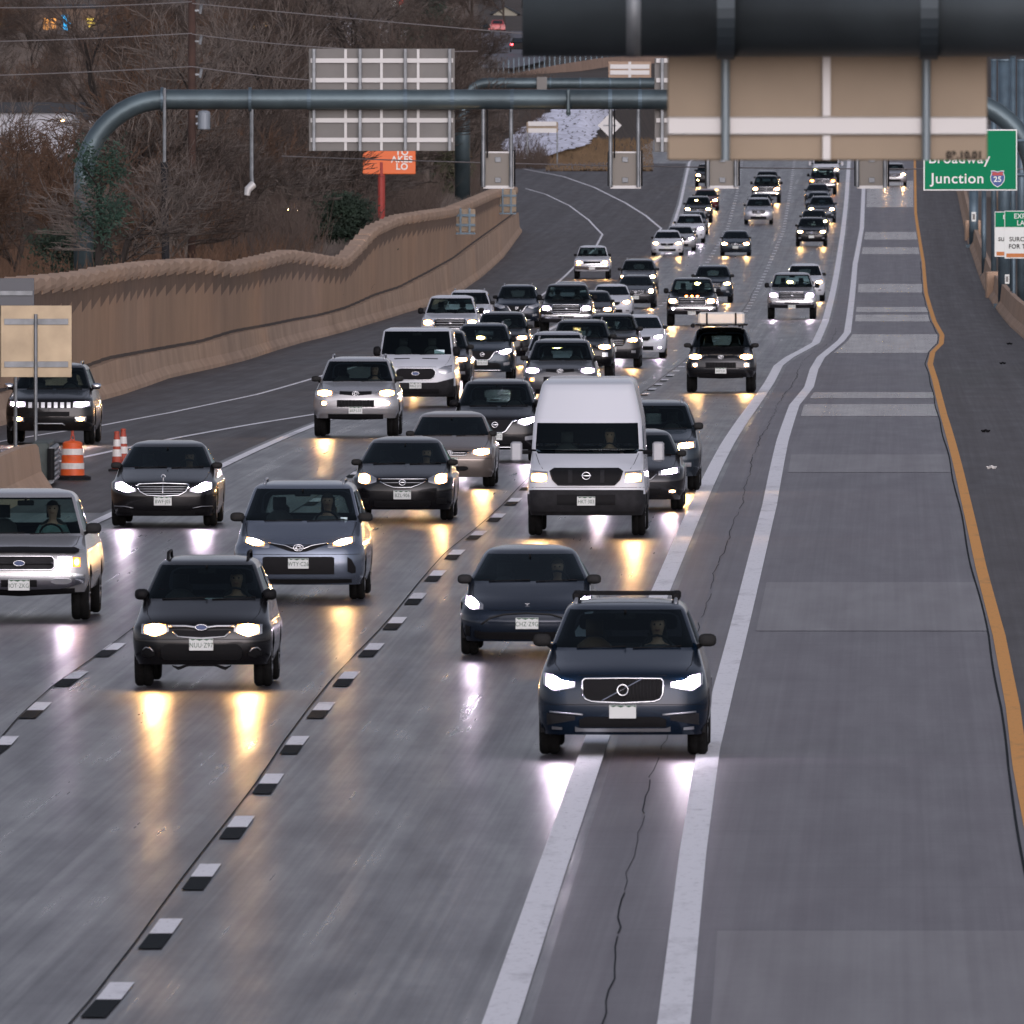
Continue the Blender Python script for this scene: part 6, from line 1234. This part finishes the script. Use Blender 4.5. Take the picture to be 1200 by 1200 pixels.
for i in range(len(par)-1):
    for k in range(5):
        t = k/5; p = (Vector(P(par[i][0], par[i][1], Dp[i]))*(1-t)+Vector(P(par[i+1][0], par[i+1][1], Dp[i+1]))*t)-O+Vector((0, .4, .3)); mb.box((p.x-.05, p.y-.05, p.z), (p.x+.05, p.y+.05, p.z+1.7))
mb.build("fence", M_POST, o)
# parked cars on the far side road
def far_car(px, py, D, lab, m, tail=None):
    X, _, Z = P(px, py, D); o = tag(empty("parked_car", (X, D, Z)), lab, "car", "cars on the far side road"); w = .95
    mb = MB(); v = []; prof = [(-2.3, .35, .75, .95), (-2.25, .3, .95, .98), (-1.3, .3, 1.0, 1.0), (-.5, .3, 1.5, .8), (1.2, .3, 1.52, .8), (1.9, .3, 1.05, .95), (2.3, .35, .85, .9)]
    for y, a, b, k in prof: v += [(-w, y, a), (w, y, a), (w, y, .95*min(b, .9)), (w*k*.85, y, b), (-w*k*.85, y, b), (-w, y, .95*min(b, .9))]
    f = [(i*6+k, i*6+(k+1) % 6, i*6+6+(k+1) % 6, i*6+6+k) for i in range(6) for k in range(6)]+[tuple(range(5, -1, -1)), tuple(range(36, 42))]; mb.add(v, f); b = mb.build("body", m, o); smooth_by_angle(b, 40)
    mb = MB(); mb.add([(-.62, -1.18, 1.08), (.62, -1.18, 1.08), (.54, -.62, 1.44), (-.54, -.62, 1.44)], [(0, 1, 2, 3)]); mb.build("rear_window", M_WIN, o)
    for sx in (-1, 1):
        mb = MB(); mb.box((sx*.78-.14, -2.36, .72), (sx*.78+.14, -2.2, .92), .02); mb.build("tail_light", emit("tail_glow", (1, .05, .06), 9) if tail and sx < 0 else mat("tail_red", (.25, .01, .01), .25), o)
        for yy in (-1.4, 1.4): mb = MB(); mb.tube([(sx*.80, yy, .32), (sx*.96, yy, .32)], .32, 14); mb.build("wheel", M_TYRE, o)
    return o
far_car(608, 61, 1980, "dark car with a red tail light leaving along the far side road", MATS["paint_black"], True)
far_car(583, 38, 2230, "red car parked below the steep-gabled house", mat("bright_red", (.42, .02, .02), .35, coat=.5)); far_car(566, 42, 2200, "dark car parked left of the red car", MATS["paint_charcoal"]); far_car(541, 45, 2180, "dark grey car parked at the end of the far row", MATS["paint_grey"])
X, _, Z = P(340, 246, 830); o = tag(empty("oncoming_car", (X, 830, Z)), "car behind the wall seen only as two small lit headlights among the branches", "car")
mb = MB(); mb.box((-.30, .1, -.35), (.55, 1.2, .55), .12); mb.build("body", MATS["paint_black"], o); mb = MB(); mb.lathe([(.01, -.08), (.10, 0), (.01, .08)], 10); mb.build("headlight", LAMP['warm'], o); mb = MB(); mb.lathe([(.01, -.08), (.09, 0), (.01, .08)], 10, (.30, 0, 0)); mb.build("headlight", LAMP['warm'], o)
# ---------------------------------------------------------------- vegetation
def bark(name, c): return mat(name, c, .95, noise=(3, .3))
BARKS = [bark("bark_brown", (.045, .033, .026)), bark("bark_grey", (.085, .070, .058)), bark("bark_dark", (.022, .017, .014))]
TWIGS = [bark("twig_brown", (.062, .046, .037)), bark("twig_rust", (.088, .050, .030)), bark("twig_grey", (.115, .096, .083))]
def tree_mesh(seed, H, spread, r0, twigr, upright):
    rnd = random.Random(seed); T = MB(); C = MB()
    def seg(mb, a, b, ra, rb, n):
        d = b-a; up = Vector((0, 0, 1)) if abs(d.normalized().z) < .9 else Vector((1, 0, 0)); p = d.cross(up).normalized(); q = p.cross(d).normalized(); v = []
        for (c, r) in ((a, ra), (b, rb)):
            for k in range(n): t = 2*math.pi*k/n; v.append(c+p*math.cos(t)*r+q*math.sin(t)*r)
        mb.add(v, [(k, (k+1) % n, n+(k+1) % n, n+k) for k in range(n)])
    def grow(a, d, L, r, lv):
        n = 3 if lv < 2 else 2; p = a; dd = d.copy(); mb = T if lv < 3 else C; sides = (8, 6, 5, 3, 3, 3)[lv]; nodes = []
        for i in range(n+1):
            dd = (dd+Vector((rnd.uniform(-1, 1), rnd.uniform(-1, 1), rnd.uniform(-.3, .8)*upright))*.16); dd.z = max(dd.z, .02 if lv > 1 else .2); dd.normalize(); q = p+dd*(L/(n+1)); rr = r*(1-.25*(i+1)/(n+1))
            seg(mb, p, q, r*(1-.25*i/(n+1)), rr, sides); p = q; nodes.append((p.copy(), dd.copy(), rr))
        if lv >= 5: return
        kids_ = (4, 5, 5, 4, 4)[lv]
        for j in range(kids_):
            pp, d0, rr = nodes[min(len(nodes)-1, int((j+1)/kids_*len(nodes)))] if lv else nodes[1+j % 3]
            ang = rnd.uniform(0, 2*math.pi); tilt = rnd.uniform(.35, .95)*spread; ax = d0.orthogonal().normalized(); ax.rotate(Matrix.Rotation(ang, 3, d0)); nd = d0.copy(); nd.rotate(Matrix.Rotation(tilt, 3, ax))
            nr = max(twigr, rr*rnd.uniform(.45, .65)); grow(pp, nd, L*rnd.uniform(.55, .80), nr if lv < 3 else twigr, lv+1)
    grow(Vector((0, 0, -.4)), Vector((0, 0, 1)), H*.36, r0, 0); return T, C
TT = []
for i, (H, sp, r0, tw, up) in enumerate([(10, 1.0, .16, .016, .9), (12, .8, .20, .016, 1.2), (9, 1.15, .13, .015, .6), (11, .9, .16, .018, 1.0), (7, .9, .08, .013, 1.0), (14, .85, .34, .020, .8)]):
    T, C = tree_mesh(40+i, H, sp, r0, tw, up); a = T.build("trunk", BARKS[i % 3]); b = C.build("crown", TWIGS[i % 3]); TT.append((a.data, b.data, H)); bpy.data.objects.remove(a); bpy.data.objects.remove(b)
def zone(px):
    return "at the far left edge" if px < 60 else "left of the pipe bend" if px < 150 else "under the pipe bend" if px < 215 else "around the utility pole" if px < 280 else "right of the utility pole" if px < 360 else "behind the big grey sign" if px < 500 else "beside the far curved mast" if px < 560 else "before the snow bank"
def bare_tree(px, D, k, sc, rot, mb_, mc_, lab, sx=1.0):
    X = (px-600)*D/F_PX; a, b, H = TT[k]; o = empty("bare_tree", (X, D, terr(X, D)-.1), (0, 0, rot)); o.scale = (sc*sx, sc*sx, sc)
    t = bpy.data.objects.new("trunk", a); c = bpy.data.objects.new("crown", b)
    for q, m in ((t, mb_), (c, mc_)): COL.objects.link(q); q.parent = o; q.material_slots[0].link = 'OBJECT'; q.material_slots[0].material = m
    tag(o, lab, "tree", "leafless trees behind the left wall"); return o
hero = [(133, 570, 2, .78, "pale grey branching bare tree just behind the wall, under the gantry bend", 2, 2), (200, 690, 3, .85, "dark bare tree with a low curving limb right of the thin mast", 2, 0), (15, 600, 0, .72, "rusty bare tree at the left edge above the grey sign", 0, 1), (70, 620, 4, .95, "rusty brushy young tree right of the left edge", 0, 1), (335, 760, 2, .85, "pale bare tree left of the dark evergreen", 1, 2), (272, 720, 4, 1.0, "slim bare tree right of the utility pole", 2, 0),
        (490, 1230, 1, 1.05, "dense bare tree behind the orange store sign", 0, 0), (520, 1500, 0, 1.15, "tall bare tree left of the far curved mast", 2, 0), (150, 1900, 1, 1.25, "tall dark bare tree before the low brick building", 2, 2), (365, 1750, 3, 1.5, "big dark bare tree at the top, left of the white-roofed house", 2, 2), (430, 1850, 0, 1.5, "big bare tree in front of the white-roofed house", 2, 2), (30, 2000, 0, 1.3, "spreading dark bare tree before the lit store signs", 2, 2), (570, 1640, 2, .55, "small bare tree leaning over the pale parapet", 2, 2), (555, 2250, 1, 1.0, "bare tree left of the steep-gabled house", 0, 0)]
hero += [(160, 690, 5, .8, "thick-trunked bare tree under the pipe bend", 2, 2), (178, 780, 5, .95, "thick-trunked dark tree between the pipe bend and the utility pole", 2, 0), (325, 900, 5, .95, "thick-trunked dark tree left of the big grey sign", 2, 0), (255, 860, 5, .9, "thick-trunked dark tree right of the utility pole", 2, 2), (312, 1500, 5, 1.2, "tall dark-trunked tree high on the hill right of the utility pole", 2, 0), (415, 1650, 5, 1.1, "dark-trunked tree crossing the white-roofed house", 2, 2), (592, 2320, 0, .9, "brown bare tree right of the parked red car, top centre", 0, 0), (612, 2480, 1, .8, "bare tree at the end of the gantry arm, top centre", 2, 0), (568, 2500, 3, .9, "bare tree behind the steep-gabled house", 2, 0), (545, 2350, 2, 1.0, "low bare tree at the top, left of the parked cars", 0, 0), (556, 1600, 4, 1.1, "thin bare tree right of the far curved mast", 2, 0)]
for px, D, k, sc, lab, bi, ti in hero: bare_tree(px, D, k, sc, random.uniform(0, 6.28), BARKS[bi], TWIGS[ti], lab)
rnd = random.Random(11); cnt = 0
rows = [(650, 14, .62, 30), (700, 14, .66, 30), (780, 14, .72, 26), (880, 13, .8, 24), (980, 13, .85, 24), (1120, 13, .9, 26), (1280, 12, .9, 26), (1450, 12, .95, 26), (1650, 12, 1.0, 30), (1900, 12, 1.0, 30), (2150, 10, 1.0, 34)]
for D0, n, sc, jit in rows:
    lim = 560 if D0 > 1100 else 600+ (WALLX(D0)-2.5)*F_PX/D0
    if D0 > 1300: lim = 540
    for i in range(n):
        px = -40+(lim+40)*(i+.5)/n+rnd.uniform(-12, 12); D = D0+rnd.uniform(-jit, jit)
        if px > 512 and D < 1150 or 425 < px < 500 and D < 875 or 365 < px < 440 and D < 800 or D > 1350 and (376 < px < 430 or 40 < px < 118 or 286 < px < 330) and rnd.random() < .85: continue
        if D0 in (1900, 2150) and (385 < px < 425 or 45 < px < 115): continue
        X = (px-600)*D/F_PX
        if D < 1165 and X > WALLX(D)-4.0: continue
        if px < 200 and 600 < D < 990 and rnd.random() < .6: continue
        ti = rnd.choice((0, 0, 1, 2) if px < 300 else (0, 0, 2)); cnt += 1
        bare_tree(px, D, rnd.randrange(5), sc*(1.2 if D < 1250 else 1)*rnd.uniform(.75, 1.15), rnd.uniform(0, 6.28), BARKS[rnd.randrange(3)], TWIGS[ti], ("tall " if sc > .9 else "small ")+("rusty brown", "greyish", "brown")[(ti*2+cnt) % 3 if False else (1 if ti == 2 else 0 if ti == 1 else 2)]+" bare tree "+("by the wall " if D0 < 760 else "in the mid thicket " if D0 < 1300 else "on the upper hillside ")+zone(px), rnd.uniform(.9, 1.2))
# undergrowth: brush that nobody could count
def brush(name, lab, rngD, rngX, n, h, m, seed, lim=True):
    r = random.Random(seed); v = []; f = []
    for i in range(n):
        D = rngD[0]*(rngD[1]/rngD[0])**r.random(); px = r.uniform(*rngX); X = (px-600)*D/F_PX
        if D < 1175 and X > WALLX(D)-(1.8 if h > 1 else .9) or D < 1150 and px > 512 and h > 1 or h > 1 and (425 < px < 500 and D < 875 or 365 < px < 440 and D < 800): continue
        z = terr(X, D)-.1; b = Vector((X, D, z))
        for k in range(7):
            hh = h*r.uniform(.4, 1.1); d = Vector((r.uniform(-.5, .5), r.uniform(-.3, .3), 1)).normalized(); a = b+Vector((r.uniform(-.4, .4), r.uniform(-.4, .4), 0)); mid = a+d*hh*.55; tip = mid+(d+Vector((r.uniform(-.6, .6), r.uniform(-.4, .4), .1))).normalized()*hh*.45; w_ = .014
            for (p, q, ra, rb) in ((a, mid, w_*1.4, w_), (mid, tip, w_, w_*.4), (mid, mid+Vector((r.uniform(-.5, .5), r.uniform(-.3, .3), r.uniform(.1, .5)))*hh*.5, w_, w_*.4)):
                c = len(v); v += [p+Vector((-ra, 0, 0)), p+Vector((ra, 0, 0)), p+Vector((0, ra, 0)), q+Vector((-rb, 0, 0)), q+Vector((rb, 0, 0)), q+Vector((0, rb, 0))]; f += [(c, c+1, c+4, c+3), (c+1, c+2, c+5, c+4), (c+2, c, c+3, c+5)]
    tag(mesh(name, v, f, m), lab, None, kind="stuff")
brush("brush", "rusty brown brush growing along the back of the wall", (470, 760), (-60, 380), 800, 1.7, TWIGS[1], 3)
brush("brush", "grey brown scrub filling the hillside behind the wall", (700, 1500), (-60, 560), 4200, 3.0, TWIGS[0], 4)
brush("brush", "pale scrub on the upper hillside", (1500, 2500), (-60, 560), 3000, 2.6, TWIGS[2], 5)
brush("brush", "reddish scrub beside the snow bank", (1460, 1640), (545, 640), 700, 1.8, TWIGS[0], 6)
brush("brush", "low grey scrub on the slope behind the far part of the wall", (700, 1160), (300, 560), 5200, .9, TWIGS[2], 8)
# evergreens
def leafy(name, lab, px, D, w_, h, n, m, zoff=0, seed=1, leaf=.16, shape='dome', trunkh=.5, lo=.1, ncl=46):
    r = random.Random(seed); X = (px-600)*D/F_PX; zb = terr(X, D); o = tag(empty(name, (X, D, zb+zoff)), lab, "tree"); v = []; f = []
    cl = [(r.uniform(-.75, .75)*w_, r.uniform(-.6, .6)*w_, r.uniform(lo, .95)*h) for _ in range(ncl)]
    for i in range(n):
        cx, cy, cz = r.choice(cl); t = cz/h; k = (1-t*.85) if shape == 'cone' else math.sqrt(max(.1, 1-(t*1.05-.25)**2)); cx *= k; cy *= k; s_ = w_*.20
        p = Vector((cx+r.gauss(0, s_), cy+r.gauss(0, s_), cz+r.gauss(0, h*.055))); a = Vector((r.uniform(-1, 1), r.uniform(-1, 1), r.uniform(-.6, 1))).normalized()*leaf*r.uniform(.6, 1.3); b = a.orthogonal().normalized()*leaf*.45
        c = len(v); v += [p-b*.6, p+b*.6, p+a+b*.2, p+a*1.1-b*.2]; f.append((c, c+1, c+2, c+3))
    mb = MB(); mb.tube([(0, 0, -.3), (0, 0, h*trunkh), (.05*w_, 0, h*.85)], [.12+.01*h, .10, .03], 8)
    for i in range(9): a = r.uniform(0, 6.28); z = h*r.uniform(.2, .8); mb.tube([(0, 0, z), (math.cos(a)*w_*.6, math.sin(a)*w_*.6, z+h*.12)], [.05, .015], 5)
    mb.build("trunk", BARKS[2], o); mesh("crown", v, f, m, o); return o
G1 = mat("evergreen_needles", (.018, .034, .020), .8, noise=(1.5, .5)); G2 = mat("olive_leaves", (.050, .052, .026), .85, noise=(1, .5)); G3 = mat("ivy_leaves", (.020, .050, .032), .7, noise=(2, .4))
leafy("evergreen_tree", "dark green evergreen rising behind the dip of the wall", 402, 780, 1.9, 2.9, 7500, G1, -.3, 2, .17, 'cone')
leafy("evergreen_tree", "olive green shrubby tree behind the orange store sign", 503, 1175, 2.6, 4.2, 7500, G2, -.6, 3, .2)
leafy("evergreen_tree", "dark evergreen bush between the red pole and the wall top", 478, 1140, 1.7, 2.6, 3500, G1, -.3, 4, .2)
leafy("ivy_tree", "ivy-covered tree under the left bend of the pipe gantry", 116, 548, .95, 5.1, 1700, G3, 0, 5, .12, lo=.5, ncl=13)
leafy("evergreen_shrub", "low dark evergreen shrub behind the wall top, left of the curving limb", 85, 585, 1.6, 2.6, 3000, G1, -.3, 6, .13)
leafy("evergreen_tree", "dark evergreen at the top of the picture left of the pale lamp pole", 500, 1980, 3.4, 7, 2800, G1, 0, 7, .3)
# dry grass on the bank right of the snow
def grass(px0, px1, y0, y1, n, seed):
    r = random.Random(seed); v = []; f = []
    for i in range(n):
        X, D, Z = ground_hit(r.uniform(px0, px1), r.uniform(y0, y1)); c = len(v); h = r.uniform(.15, .5); dx = r.uniform(-.15, .15); w_ = .05; v += [(X-w_, D, Z-.05), (X+w_, D, Z-.05), (X+dx, D, Z+h)]; f.append((c, c+1, c+2))
    tag(mesh("dry_grass", v, f, mat("dry_grass_blades", (.15, .10, .055), .9, noise=(.6, .3))), "tawny dry grass on the bank beside the snow", None, kind="stuff")
grass(640, 765, 165, 206, 5000, 9)
for o in bpy.data.objects:
    if "slotkey" in o: del o["slotkey"]
